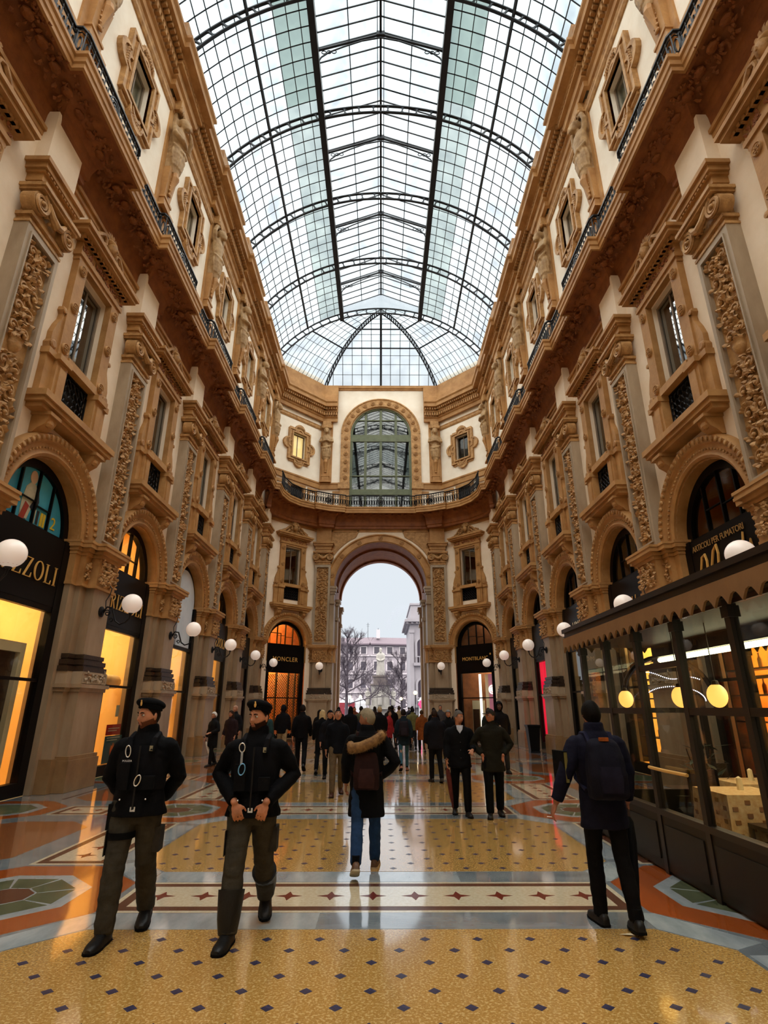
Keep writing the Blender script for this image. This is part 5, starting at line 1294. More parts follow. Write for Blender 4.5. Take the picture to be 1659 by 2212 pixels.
# far apartment building
mt['facade'] = M('hazed_facade', (142,136,144), (130,124,132), .8, .3); mt['roofred'] = M('hazed_tile_roof', (88,78,88), None, .8); mt['farwin'] = M('far_window', (54,50,62), None, .3); mt['trimw'] = M('hazed_trim', (166,160,166), None, .8)  # distance haze is put into the lavender-grey colours of the far building
bd = O('apartment_building', None, None, None, (-2.5, 128, 0), 0, label='pale six-storey apartment building with tiled roof beyond the square', cat='building')
for d, ang, L_ in ((-1, .22, 24.0), (1, -.18, 24.0)):
    m_ = Matrix.Rotation(-d*abs(ang)*1.0 if d < 0 else abs(ang), 4, 'Z'); rz = (-abs(ang) if d < 0 else abs(ang))
    x0, x1 = (-L_, 0) if d < 0 else (0, L_)
    wl_ = O('facade_wall', MB().box(x0,x1,0,8,0,15.4), mt['facade'], bd, (0,0,0), rz)
    O('roof', MB().prism([(-.8,15.4),(8,15.4),(8,17.2),(3,17.2)], x0, x1, 'x').box(x0,x1,-.9,.1,15.1,15.4), mt['roofred'], bd, (0,0,0), rz)
    for z in (5.0, 9.0, 12.9): O('string_course', MB().box(x0,x1,-.35,0,z-.25,z), mt['trimw'], bd, (0,0,0), rz)
    for fl, z in enumerate((1.6, 5.8, 9.6, 13.2)):
        for i in range(7):
            x = d*(1.5+3.0*i); hh = 1.9 if fl < 3 else 1.5
            q = O('window_frame', MB().frame([(-.85,-.15),(.85,-.15),(.85,hh+.2),(-.85,hh+.2)], [(-.6,0),(.6,0),(.6,hh),(-.6,hh)], -.14, 0), mt['trimw'], wl_, (x, 0, z)); O('pane', MB().box(-.6,.6,-.02,.02,0,hh), mt['farwin'], wl_, (x, -.01, z))
for i, (x, h) in enumerate(((-.6, 3.4), (1.8, 2.2), (12.0, 2.5))): O('antenna', MB().tube([(x,2,17),(x,2,17+h)], .05, 5).beam((x-.4,2,16.6+h),(x+.4,2,16.6+h),.04).beam((x-.3,2,16.2+h),(x+.3,2,16.2+h),.04), mt['iron'], bd)
O('chimney', MB().box(1.4,2.2,1.5,2.3,16.8,18.8), mt['trimw'], bd)
# white palace corner on the right
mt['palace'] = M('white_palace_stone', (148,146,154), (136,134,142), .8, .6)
pb = O('white_palace', MB().box(0,10,0,9,0,9.9), mt['palace'], None, (3.05, 58, 0), 0, label='white classical palace corner at the right of the square', cat='building')
O('cornice', MB().box(-.25,10,-.25,9,9.9,10.1).box(-.55,10,-.55,9,10.1,10.35).box(-.3,10,-.3,9,10.35,10.5), mt['palace'], pb); O('attic', MB().box(.1,10,.1,9,10.5,11.9).box(.0,10,0,9,11.9,12.1), mt['palace'], pb)
for i in range(14): O('dentil', MB().box(-.4+.5*i,-.2+.5*i,-.42,-.2,9.92,10.1), mt['palace'], pb)
for x in (-.06, 2.3): O('pilaster', MB().box(x,x+.4,-.14,0,0,9.2).box(x-.08,x+.48,-.2,0,9.0,9.3), mt['palace'], pb)
for x, z in ((1.2, 6.0), (1.2, 2.0), (4.6, 6.0)):
    q = O('arched_window', MB().prism([(-.5,0),(.5,0),(.5,1.9)]+[(.5*cos(pi*i/8), 1.9+.5*sin(pi*i/8)) for i in range(1,8)]+[(-.5,1.9)], -.03, .02), mt['farwin'], pb, (x, -.02, z))
    O('window_hood', MB().arch([(.5,-.12),(.72,-.12),(.72,0),(.5,0)], 0, 1.9, n=12).box(-.72,-.5,-.12,0,0,1.9).box(.5,.72,-.12,0,0,1.9).box(-.9,.9,-.3,0,-.3,0), mt['palace'], q)
    O('balustrade', MB().box(-.7,.7,-.26,-.2,.55,.65).box(-.62,-.56,-.26,-.2,0,.55).box(-.33,-.27,-.26,-.2,0,.55).box(-.03,.03,-.26,-.2,0,.55).box(.27,.33,-.26,-.2,0,.55).box(.56,.62,-.26,-.2,0,.55), mt['palace'], q)
# monument
mt['marblest'] = M('weathered_marble', (146,144,140), (122,120,116), .7, 1.5); mt['granite'] = M('dark_granite', (96,88,86), (82,74,72), .6, 2)
b = MB()
for z0, z1, h in ((0,.35,3.0),(.35,1.5,2.2),(1.5,1.65,2.7),(1.65,2.0,1.7)): b.prism(octo(0,0,h), z0, z1, 'z')
b.prism(octo(0,0,1.35), 2.0, 4.6, 'z')
mo = O('monument', b, mt['marblest'], None, (-.05, 80, 0), 0, label='stone monument with a robed standing figure in the square', cat='monument')
b = MB()
for z0, z1, h in ((4.6,4.8,1.6),(4.8,5.7,1.1),(5.7,5.9,1.25)): b.prism(octo(0,0,h), z0, z1, 'z')
O('upper_pedestal', b, mt['granite'], mo)
b = MB().rings([ell(0,0,z,rx,ry) for z, rx, ry in ((5.9,.62,.5),(6.3,.58,.46),(7.2,.52,.42),(8.2,.46,.36),(8.7,.5,.34),(9.0,.36,.26),(9.12,.15,.15))]); b.ball((0,-.12,9.38), (.22,.25,.3), 12, 9); b.ball((0,-.25,9.15), (.16,.14,.2), 8, 6)
for sx in (-1, 1): b.tube([(sx*.43,0,8.75),(sx*.52,-.18,8.1),(sx*.15,-.46,7.9)], [.17,.16,.11], 8, True)
for i in range(10): a = i*.63; b.tube([(.46*cos(a),.36*sin(a),8.0),(.6*cos(a+.1),.48*sin(a+.1),6.0)], .06, 5)
O('robed_figure', lazy('robed_figure', b, mt['marblest'], .06, 2), None, mo)
fg = MB().rings([ell(0,0,z,rx,ry,12) for z, rx, ry in ((0,.3,.28),(.8,.3,.26),(1.3,.27,.2),(1.7,.32,.2),(1.85,.14,.13),(1.95,.1,.1))]); fg.ball((0,-.04,2.12), (.13,.15,.18), 10, 8)
for sx in (-1, 1): fg.tube([(sx*.28,0,1.7),(sx*.34,-.1,1.3),(sx*.1,-.28,1.2)], [.09,.085,.06], 7, True)
fgm = lazy('corner_figure', fg, mt['marblest'], .045, 2)
for x, y in ((-.1,-1.7),(1.75,-.6),(-1.75,-.6)): O('corner_figure', fgm, None, mo, (x, y, 2.0))
# market tents and lights
mt['tentw'] = M('white_canvas', (176,178,184), None, .7); mt['tentr'] = M('red_canvas', (130,40,52), (112,30,42), .7, 2)
def tent(x, y, s_, lab, side):
    t = O('market_tent', MB().add([(-s_,-s_,2.3),(s_,-s_,2.3),(s_,s_,2.3),(-s_,s_,2.3),(0,0,3.3)], [(0,1,4),(1,2,4),(2,3,4),(3,0,4),(3,2,1,0)]), mt['tentw'], None, (x, y, 0), 0, label=lab, cat='tent')
    O('side_panel', MB().box(-s_,s_,-s_,-s_+.03,.3,2.3), mt[side], t)
    for sx in (-1, 1):
        for sy in (-1, 1): O('tent_pole', MB().tube([(sx*(s_-.04),sy*(s_-.04),-.02),(sx*(s_-.04),sy*(s_-.04),2.3)], .03, 5), mt['iron'], t)
    return t
t = tent(-4.3, 75, 1.0, 'white market tent with a red side panel beyond the arch', 'tentr'); O('round_logo', MB().prism([(.3*cos(2*pi*i/16), 1.6+.3*sin(2*pi*i/16)) for i in range(16)], -1.04, -1.0), mt['tentw'], t)
tent(-3.1, 86, 1.0, 'plain white market tent near the monument', 'tentw'); t = tent(4.5, 56, .9, 'white market tent with a pink blossom sign at the right of the arch', 'tentw')
b = MB()
for i in range(6): b.ball((-.55+.24*cos(i*1.05), -.95, 2.0+.24*sin(i*1.05)), (.17,.05,.17), 8, 6)
O('pink_sign', b, M('pink_print', (236,70,130), None, .6), t)
for i, (x, y, z) in enumerate(((-4.6,62,2.7),(-3.3,62,2.75),(-2.2,63,2.8),(2.2,63,2.6),(3.0,50,2.9))):
    q = O('street_lamp', MB().ball((0,0,z), .17, 8, 6), M('warm_street_light', (255,230,170), None, .5, emit=(255,220,150), es=2.5) if i == 0 else bpy.data.materials['warm_street_light'], None, (x, y, 0), label='small warm light among the market stalls, %s from the left' % ('first','second','third','fourth','fifth')[i], cat='lamp', group='warm lights of the market'); O('pole', MB().tube([(0,0,-.02),(0,0,z)], .03, 5), mt['iron'], q)
# chimney smoke
sm = bpy.data.materials.new('thin_smoke'); sm.use_nodes = True; nt = sm.node_tree; nt.nodes.clear(); o_ = nt.nodes.new('ShaderNodeOutputMaterial'); mx = nt.nodes.new('ShaderNodeMixShader'); t_ = nt.nodes.new('ShaderNodeBsdfTransparent'); d_ = nt.nodes.new('ShaderNodeBsdfDiffuse'); d_.inputs[0].default_value = (.35,.38,.45,1); mx.inputs[0].default_value = .035
nt.links.new(t_.outputs[0], mx.inputs[1]); nt.links.new(d_.outputs[0], mx.inputs[2]); nt.links.new(mx.outputs[0], o_.inputs[0])
b = MB(); r = random.Random(4)
for i in range(14): b.ball((1.8+r.uniform(-.3,.3)+.02*i*i, 130, 19+.38*i), (.5+.09*i, .5, .6), 10, 7)
O('chimney_smoke', b, sm, None, smooth=True, label='thin smoke rising from a chimney beyond the square', cat='smoke', kind='stuff')
# ================================================================== PEOPLE
def g(x, s_): return math.exp(-(x/s_)**2)
def head_pt(lam, ph, off=0.0):
    x = sin(lam)*cos(ph); y = -cos(lam)*cos(ph); z = sin(ph)
    rx, ry, rz = .074+off, .094+off, .118+off
    p = [x*rx, y*ry, z*rz]
    if p[2] < 0:
        t = -p[2]/rz; p[0] *= 1-.26*t**1.5
        if p[1] > 0: p[1] *= 1-.3*t
        else: p[1] *= 1+.04*t
    if p[1] < -.02:
        X, Z = p[0], p[2]
        p[1] -= .006*g(Z-.028,.012)*g(X,.05)
        for sx in (-1, 1): p[1] += .012*g(X-sx*.031,.014)*g(Z-.008,.012)
        a = min(1, max(0, (.018-Z)/.045)) if Z > -.034 else max(0, 1-(-.034-Z)/.010)
        p[1] -= .030*a*g(X,.011+.004*a)
        p[1] -= .007*g(X,.02)*g(Z+.062,.008)+.009*g(X,.024)*g(Z+.1,.016)-.004*g(X,.02)*g(Z+.08,.006)
    return Vector(p)
def head_sheet(off, mask, nu=40, nv=28):
    b = MB(); idx = {}
    for j in range(nv+1):
        for i in range(nu):
            ph = -pi/2+pi*j/nv; idx[i, j] = len(b.v); b.v.append(tuple(head_pt(2*pi*i/nu, ph, off)))
    for j in range(nv):
        for i in range(nu):
            q = [idx[i,j], idx[(i+1)%nu,j], idx[(i+1)%nu,j+1], idx[i,j+1]]
            if mask is None or all(mask(*b.v[k]) for k in q): b.f.append(tuple(q))
    return b
def hair_mask(low=0.0):
    def f(x, y, z):
        line = .062 if y < -.06 else (.062+(y+.06)/.06*(-.075-.0) if y < 0 else -.013-min(1, y/.05)*.055)
        return z > line+low
    return f
MC = {}
def cm(c_, rough=.8, kind='cloth'):
    k = (tuple(c_), rough)
    if k not in MC: MC[k] = M('%s_%02x%02x%02x' % (kind, *c_), c_, tuple(max(0, int(v*.75)) for v in c_), rough, 12, .15, 60, spec=.35 if kind in ('skin','leather','eye','iris','lip') else .08)
    return MC[k]
def hand(b, w_, d, nrm, side, curl=.5, sc=1.0):
    d = d.normalized(); nrm = (nrm-d*nrm.dot(d)).normalized(); sd = d.cross(nrm)*side
    R = Matrix((sd, nrm, d)).transposed()
    b.ball(w_+d*.048*sc, (.041*sc,.017*sc,.052*sc), 10, 7, R)
    for i, (o, L) in enumerate(((-.036,.068),(-.0125,.078),(.0125,.074),(.036,.058))):
        p0 = w_+(d*.088+sd*o)*sc; a = 0; pts = [p0-d*.02*sc, p0]; p = p0
        for q in range(3):
            a += curl*(.5 if q == 0 else .75); dd = d*cos(a)+nrm*sin(a); p = p+dd*L*.37*sc; pts.append(p)
        b.tube(pts, [.0088*sc,.0086*sc,.0082*sc,.0076*sc,.0062*sc], 7, True)
    p = w_+(d*.03-sd*.034)*sc; t = (d*.65-sd*.75+nrm*.3).normalized(); t2 = (d*.9-sd*.25+nrm*.45).normalized()
    b.tube([p, p+t*.035*sc, p+t*.035*sc+t2*.034*sc], [.0125*sc,.011*sc,.009*sc], 6, True)
ARM = {'down': ((.235,.03,1.15),(.245,-.05,.91)), 'pocket': ((.33,.07,1.16),(.175,-.06,.99)), 'behind': ((.275,.1,1.14),(.14,.19,.95)),
       'belt': ((.31,.09,1.17),(.125,-.165,.985)), 'phone': ((.29,-.13,1.2),(.115,-.10,1.53)), 'hold': ((.27,.02,1.15),(.19,-.24,1.08)), 'wide': ((.30,.03,1.15),(.39,-.03,.92)), 'chest': ((.28,-.02,1.16),(.06,-.22,1.2))}
people = []
FOOT = [1.0]
def person(lab, x, y, yaw=0.0, h=1.75, top=(16,16,20), bot=(28,28,30), shoe=(16,14,14), hair=(30,22,18), skin=(188,130,100), hem=.82, walk=.3, ph=1, arms=('down','down'), hd=(0,0),
           hat=None, hatc=(20,20,22), vox=.022, wide=1.0, leg=1.0, face=False, longhair=False, beard=None, flare=0.0, collar=True, coatcol=None, curl=.5, sole=(12,11,11)):
    face = face or cos(yaw) > .3
    s_ = h/1.76; root = O('person', None, None, None, (x, y, 0), yaw, label=lab, cat='person')
    fl, bl = (walk, -walk*.95); A = {}
    for sx in (-1, 1):
        a = fl if sx*ph > 0 else bl; kb = .08+.12*abs(walk) if sx*ph > 0 else .12+abs(walk)*.95
        A[sx] = (a, kb)
    hz = max(.425*cos(a)+.425*cos(a-kb) for a, kb in A.values())+.088
    J = {}
    for sx in (-1, 1):
        a, kb = A[sx]; hp = Vector((sx*.092, 0, hz)); kn = hp+Vector((sx*.006, -sin(a)*.425, -cos(a)*.425)); an = kn+Vector((0, -sin(a-kb)*.425, -cos(a-kb)*.425)); J[sx] = (hp, kn, an)
    dz = hz-.935
    body = MB(); coat = MB(); pant = MB()
    # head
    Cn = Vector((0, -.02, 1.635+dz)); HR = Matrix.Translation(Cn) @ Matrix.Rotation(hd[0], 4, 'Z') @ Matrix.Rotation(hd[1], 4, 'X')
    HS = 1.0
    body.join(head_sheet(0, None), HR)
    for sx in (-1, 1): body.ball(HR @ Vector((sx*.073,.014,-.004)), (.013,.024,.033), 8, 6)
    body.tube([(0,.012,1.46+dz), HR @ Vector((0,.018,-.06))], [.058,.052], 12, True)
    E = lambda z, rx, ry, yo=0: ell(0, yo, z+dz, rx, ry, 20)
    body.rings([E(.88,.13,.09), E(1.0,.135,.095), E(1.15,.13,.095), E(1.3,.155,.1), E(1.42,.14,.085), E(1.48,.07,.06)])
    # arms
    W = {}
    for sx, key in ((1, arms[0]), (-1, arms[1])):
        e, w_ = ARM[key]; sh = Vector((sx*.172*wide, .01, 1.395+dz)); sw = 0
        if key in ('down', 'wide'): sw = walk*.35*(-1 if sx*ph > 0 else 1)
        el = Vector((sx*e[0]*(.6+.4*wide), e[1]-sw*.35, e[2]+dz)); wr = Vector((sx*w_[0]*(.6+.4*wide), w_[1]-sw*.9, w_[2]+dz)); W[sx] = (sh, el, wr)
        body.tube([sh, el, wr], [.05,.042,.03], 10, True)
        dr = (wr-el); nrm = Vector((-sx, 0, 0)) if key in ('down', 'wide') else (Vector((0,1,-.2)) if key != 'phone' else Vector((-sx,.3,0)))
        if key in ('belt', 'pocket'): dr = Vector((-sx*.35, -.1, -1)); nrm = Vector((0,1,0))
        if key == 'phone': dr = Vector((-sx*.1, 0, 1))
        hand(body, wr+dr.normalized()*.008, dr, nrm, sx, curl)
        # sleeve
        t = wr-el; wr2 = el+t*(1-.015/t.length)
        coat.tube([sh, sh.lerp(el,.5), el, el.lerp(wr2,.5), wr2], [.07*wide,.072*wide,.064*wide,.058*wide,.05], 14, False)
        coat.ball(sh+Vector((-sx*.012,0,-.004)), (.073*wide,.08,.07), 14, 10)
    # legs
    for sx in (-1, 1):
        hp, kn, an = J[sx]
        body.tube([hp, kn, an], [.07,.048,.035], 10, True)
        k2 = kn+Vector((0,-.008,0))
        pant.tube([hp+Vector((0,.005,.03)), hp.lerp(kn,.4), k2, kn.lerp(an,.45), an+Vector((0,0,-.02))], [.098*leg,.088*leg,.07*leg,.07*leg,.06*leg], 16)
    pant.rings([E(.80,.12,.1), E(.86,.165,.12), E(.95,.165,.12), E(1.05,.16,.115)])
    # coat
    f_ = flare
    rings = []
    zt = [(hem, .188+f_, .135+f_*.8), ((hem+1.0)/2 if hem < .9 else .95, .182+f_*.5, .132+f_*.4), (1.05,.176,.128), (1.2,.19,.132), (1.32,.205,.138), (1.39,.2,.128), (1.44,.165,.11), (1.475,.115,.095), (1.5,.085,.085)]
    if collar: zt += [(1.55,.078,.082), (1.57,.072,.078)]
    sk = sum(J[sx][1].y for sx in (-1,1))/2
    for z, rx, ry in zt:
        rings.append(E(z, rx*wide, ry*(.5+.5*wide), .008+(.03 if z < .8 else 0)*0))
    coat.rings(rings)
    SC = Matrix.Scale(s_, 4)
    for q in (body, coat, pant): q.v = [tuple(SC @ Vector(p)) for p in q.v]
    near = vox < .014
    bo = O('body', lazy('body', body, cm(skin, .55, 'skin'), vox*(.8 if not near else 1), 1 if near else 2), None, root)
    co = O('coat' if hem < .7 else 'jacket', lazy('coat', coat, cm(top), vox*1.1, 4, .007 if near else .006, 7, (1,1,1.8)), None, root)
    O('trousers', lazy('trousers', pant, cm(bot), vox*1.1, 3, .006 if near else .004, 8, (1,1,2.2)), None, root)
    # shoes
    for sx in (-1, 1):
        hp, kn, an = J[sx]; lift = an.z-.088; pitch = min(.95, lift*5.0)
        sh = MB(); sec = ((.082,.024,.06),(.066,.036,.085),(.02,.041,.1),(-.04,.042,.088),(-.09,.047,.066),(-.14,.046,.058),(-.175,.036,.05),(-.192,.018,.036))
        rs = []
        for yy, rw, top_ in sec:
            rs.append([(rw*(1 if abs(cos(t)) < .99 else 1)*(abs(cos(t))**.6)*(1 if cos(t) > 0 else -1), yy, -.078+max(0, sin(t))**.8*(top_-.01)) for t in [2*pi*i/14 for i in range(14)]])
        sh.rings(rs)
        mm = Matrix.Translation(an) @ Matrix.Diagonal((FOOT[0], FOOT[0], 1, 1)) @ Matrix.Rotation(pitch, 4, 'X') @ Matrix.Rotation(sx*.12, 4, 'Z')
        sh.v = [tuple(SC @ (mm @ Vector(p))) for p in sh.v]
        so = O('shoe', sh, cm(shoe, .5, 'leather'), root, smooth=True)
        ol = [(q[1]*1.06, q[0]*1.03) for q in sec] ; ol = ol+[(-a, b_) for a, b_ in ol[::-1]]
        sl = MB().prism(ol, -.092, -.074, 'z'); sl.v = [tuple(SC @ (mm @ Vector(p))) for p in sl.v]; O('sole', sl, cm(sole), so)
        sk_ = MB().tube([an+Vector((0,.015,-.03)), an+Vector((0,.01,.07))], [.043,.042], 12); sk_.v = [tuple(SC @ Vector(p)) for p in sk_.v]; O('sock', sk_, cm((14,14,16)), root, smooth=True)
    HB = SC @ HR
    def hp_(b): b.v = [tuple(HB @ Vector(p)) for p in b.v]; return b
    if hat != 'hood':
        low = {'beanie': -.0, 'beret': -.0, 'cap': 0}.get(hat, 0)
        hn = (110, 80) if vox < .016 else (40, 28); hb = head_sheet(.006, hair_mask(), *hn) if hat else head_sheet(.011, hair_mask(), *hn)
        ho = O('hair', hp_(hb), cm(hair, .7, 'hair'), root, smooth=True)
        if longhair:
            b = MB().rings([[(.092*w1*cos(2*pi*i/14), .045+.055*w1*sin(2*pi*i/14), z) for i in range(14)] for z, w1 in ((.08,.8),(.02,1),(-.08,1.05),(-.17,1.05),(-.24,.75))]); O('long_hair', hp_(b), cm(hair, .7, 'hair'), root, smooth=True)
    if hat == 'beanie': O('beanie', hp_(head_sheet(.018, hair_mask(.0))), cm(hatc), root, smooth=True)
    if hat == 'hood':
        b = head_sheet(.03, lambda x_, y_, z_: not (y_ < -.075 and -.1 < z_ < .075) ); O('hood', hp_(b), cm(hatc), root, smooth=True)
    if hat == 'cap':
        co2 = O('cap', hp_(head_sheet(.016, hair_mask(.02))), cm(hatc), root, smooth=True)
        b = MB().prism([(.075*cos(pi+pi*i/10), -.085+.085*sin(pi+pi*i/10)) for i in range(11)], .05, .06, 'z'); O('peak', hp_(b), cm(hatc), co2)
    if hat == 'beret':
        b = MB().ball((-.012,.012,.1), (.105,.118,.052), 24, 14); b.lathe([(.086,.05),(.092,.052),(.094,.085),(.086,.09)], 24, (0,.004,0))
        b.v = [(p[0], p[1]*1.12, p[2]-.02*p[1]/.1) for p in b.v]; bt = O('beret', hp_(b), cm(hatc, .9), root, smooth=True)
        q = MB().ball((.03,-.108,.105), (.013,.005,.021), 8, 6); q.ball((.03,-.109,.128), (.008,.005,.008), 8, 6); O('cap_badge', hp_(q), mt['gold'], bt)
    if face:
        for sx in (-1, 1):
            eb = O('eye', hp_(MB().ball((sx*.031,-.0775,.008), (.0135,.011,.0085), 12, 8)), cm((226,216,206), .3, 'eye'), root, smooth=True)
            O('iris', hp_(MB().ball((sx*.031-.001,-.0865,.008), (.0055,.004,.0058), 8, 6)), cm((30,20,16), .2, 'iris'), eb)
            O('eyebrow', hp_(MB().tube([(sx*.014,-.096,.026),(sx*.031,-.094,.031),(sx*.048,-.083,.026)], [.004,.0045,.003], 5)), cm(hair, .8, 'hair'), root)
        O('lips', hp_(MB().ball((0,-.0855,-.063), (.02,.006,.0055), 10, 6)), cm((150,78,66), .5, 'lip'), root, smooth=True)
    if beard:
        O('beard', hp_(head_sheet(.0045, lambda x_, y_, z_: (z_ < .42*y_-.012 or (abs(x_) < .03 and -.058 < z_ < -.044)) and y_ < .04 and not (abs(x_) < .021 and -.073 < z_ < -.056) and not (abs(x_) < .016 and z_ > -.05), 110, 84)), cm(beard, .9, 'hair'), root, smooth=True)
    root['_'] = 0; del root['_']
    return dict(root=root, s=s_, W=W, J=J, dz=dz, SC=SC, HB=HB, lab=lab)
def backpack(p, c_, lab, par_top=True, z=1.2, hw=.15, hh=.22, dp=.13, straps=True, strapc=None):
    s_ = p['s']; r = p['root']; dz = p['dz']
    o = O('backpack', None, None, None, (r.location.x, r.location.y, 0), r.rotation_euler[2], label=lab, cat='backpack')
    b = MB().rings([[(sx*hw*k, .125+d, z+dz+zz) for sx, d in ((-1,0),(-.95,dp*q*.8),(-.6,dp*q),(.6,dp*q),(.95,dp*q*.8),(1,0))] for zz, k, q in ((-hh,.9,.8),(-hh*.9,1,1.05),(-hh*.2,1.02,1.2),(hh*.4,.95,1.0),(hh*.85,.8,.75),(hh,.55,.4))])
    b.v = [tuple(p['SC'] @ Vector(q)) for q in b.v]
    O('bag_body', lazy('bag_body', b, cm(c_), .014, 3, .005, 9), None, o)
    b = MB().rings([[(sx*hw*.7*k, .125+dp*.95+d, z+dz-.08+zz) for sx, d in ((-1,0),(-.8,.045*q),(.8,.045*q),(1,0))] for zz, k, q in ((-.1,.9,.8),(0,1,1.2),(.1,.9,.7))]); b.v = [tuple(p['SC'] @ Vector(q)) for q in b.v]; O('front_pocket', b, cm(tuple(min(255, int(v*1.25)+2) for v in c_)), o, smooth=True)
    if straps:
        for sx in (-1, 1):
            b = MB().tube([(sx*.1,.14,z+dz+hh*.8),(sx*.11,.07,1.475+dz),(sx*.115,-.02,1.475+dz),(sx*.13,-.125,1.38+dz),(sx*.15,-.13,1.25+dz),(sx*.19,-.06,1.1+dz),(sx*.16,.1,1.02+dz)], .02, 6); b.v = [tuple(p['SC'] @ Vector(q)) for q in b.v]; O('strap', b, cm(strapc or c_), o)
    return o
def gear(p, name, b, m, **kw):
    b.v = [tuple(p['SC'] @ (Vector(q)+Vector((0,0,p['dz'])))) for q in b.v]; return O(name, b, m, p['root'], smooth=True, **kw)
def umbrella(p, sx, c_, lab, tilt=(0,.0)):
    w_ = p['SC'] @ p['W'][sx][2]; r = p['root']; m_ = Matrix.Rotation(r.rotation_euler[2], 4, 'Z'); q = m_ @ Vector((w_.x, w_.y, 0))
    L = w_.z-.06
    o = O('umbrella', None, None, None, (r.location.x+q.x, r.location.y+q.y, w_.z-.06), r.rotation_euler[2], label=lab, cat='umbrella')
    O('furled_canopy', MB().lathe([(.012,-.06),(.035,-.1),(.042,-.25),(.03,-.5),(.012,-L+.12),(.006,-L+.1)], 10), cm(c_, .6), o, smooth=True)
    O('shaft', MB().tube([(0,0,.02),(0,0,-L+.01)], .006, 6), mt['iron'], o); O('handle', MB().tube([(0,0,-.07),(0,0,.05),(0,-.02,.09),(0,-.05,.1),(0,-.08,.08)], .012, 8), mt['wood'], o, smooth=True)
    o.rotation_euler = (tilt[0], tilt[1], r.rotation_euler[2]); return o
silver = M('polished_metal', (220,220,220), None, .25, metal=.9); bluem = M('blue_anodised', (110,170,220), None, .3, metal=.5); skinw = M('white_print', (225,225,225), None, .6)
BLK = (11,11,14); PANT = (62,58,50)
def carab(c_, r1, r2, rot=0.0, t=.0045):
    return MB().tube([(c_[0]+(r1*cos(a))*cos(rot)-(r2*sin(a))*sin(rot), c_[1], c_[2]+(r1*cos(a))*sin(rot)+(r2*sin(a))*cos(rot)) for a in [k*pi/8 for k in range(16)]], t, 6, closed=True)
def officer(lab, x, y, yaw, arms, walk, ph, hd, beard, first):
    FOOT[0] = 1.18
    p = person(lab, x, y, yaw, 1.745, BLK, PANT, (12,11,11), (34,24,18), (204,136,102), .86, walk, ph, arms, hd, 'beret', (10,10,12), .0075, 1.1, 1.18, True, beard=beard, flare=.03, curl=.7); FOOT[0] = 1.05
    # chest rig
    b = MB().rings([ell(0,.008,z,rx,ry,20) for z, rx, ry in ((1.06,.196,.15),(1.2,.206,.155),(1.34,.212,.155),(1.40,.19,.14))]); v = gear(p, 'tactical_vest', b, cm((17,17,21), .85))
    for sx in (-1, 1): gear(p, 'vest_strap', MB().tube([(sx*.09,-.15,1.36),(sx*.1,-.12,1.45),(sx*.1,0,1.487),(sx*.1,.12,1.42)], .024, 8), cm((20,20,24)))
    gear(p, 'zip', MB().box(-.006,.006,-.172,-.16,.92,1.4), cm((40,38,36)))
    for z, x_ in ((1.12,-.1),(1.12,.1),(1.22,-.1)): gear(p, 'pouch', MB().box(x_-.045,x_+.045,-.195,-.14,z-.05,z+.05), cm((15,15,18)))
    gear(p, 'belt', MB().rings([ell(0,.005,z,.182*1.06,.14,24) for z in (.9,.945)], cap=False), cm((9,9,10), .4)); gear(p, 'buckle', MB().box(-.02,.02,-.155,-.14,.905,.94), silver)
    for sx in (-1, 1): gear(p, 'cuff_button', MB().ball((sx*.1,-.19,1.0), .008, 8, 6), silver)
    for sx in (-1, 1):   # cargo pockets
        hp, kn, an = p['J'][sx]; c_ = hp.lerp(kn, .62); q = MB().box(sx*.075-.012,sx*.075+.03*sx+.012,-.075,.075,-.09,.09); q.v = [(a+c_.x, b_+c_.y, d+c_.z-p['dz']) for a, b_, d in q.v]; gear(p, 'cargo_pocket', q, cm((54,50,44)))
        bt = MB().tube([an+Vector((0,.01,-.02)), an+Vector((0,.01,.08)), an.lerp(kn, .62)], [.072,.088,.104], 16) if not first else MB().tube([an+Vector((0,.01,-.03)), an+Vector((0,.012,.05))], [.066,.068], 14); bt.v = [(a, b_, d-p['dz']) for a, b_, d in bt.v]; gear(p, 'boot_shaft', bt, cm((12,11,11), .5, 'leather'))
    if first: text('chest_lettering', 'POLIZIA', .021, skinw, p['root'], tuple(p['SC'] @ Vector((-.09,-.172,1.285+p['dz']))), ext=.001)
    gear(p, 'chest_badge', MB().box(-.115,-.075,-.176,-.168,1.21,1.255), cm((70,64,58)))
    gear(p, 'rank_slide', MB().box(.075,.1,-.168,-.15,1.36,1.4), cm((170,160,130)))
    if first:
        gear(p, 'carabiner', carab((-.09,-.18,1.36), .02, .045, .1), silver); gear(p, 'carabiner', carab((.02,-.2,1.14), .022, .042, -.3), silver)
        hp, kn, an = p['J'][-1]; c_ = hp.lerp(kn, .2); q = MB().box(-.15,-.085,-.06,.07,-.09,.1); q.v = [(a+c_.x+.03, b_+c_.y, d+c_.z-p['dz']) for a, b_, d in q.v]; gear(p, 'holster', q, cm((12,12,13), .5))
        c_ = hp.lerp(kn, .5); q = MB().rings([ell(c_.x, c_.y, c_.z+z-p['dz'], .113, .113, 18) for z in (-.025,.025)], cap=False); gear(p, 'thigh_strap', q, cm((10,10,11)))
    else:
        gear(p, 'carabiner', carab((-.1,-.178,1.40), .024, .036, .1), silver); gear(p, 'lanyard', MB().box(-.106,-.088,-.184,-.178,1.27,1.37), cm((176,180,186))); gear(p, 'carabiner', carab((-.085,-.207,1.235), .026, .044, -.15), bluem)
        gear(p, 'name_patch', MB().box(-.125,-.06,-.178,-.168,1.165,1.185), cm((120,50,44)))
    return p
officer('man in dark jacket, beret and cargo trousers with a thigh holster, arms behind him', -1.95, 5.15, .12, ('behind','behind'), .2, -1, (-.75,.03), (112,66,46), True)
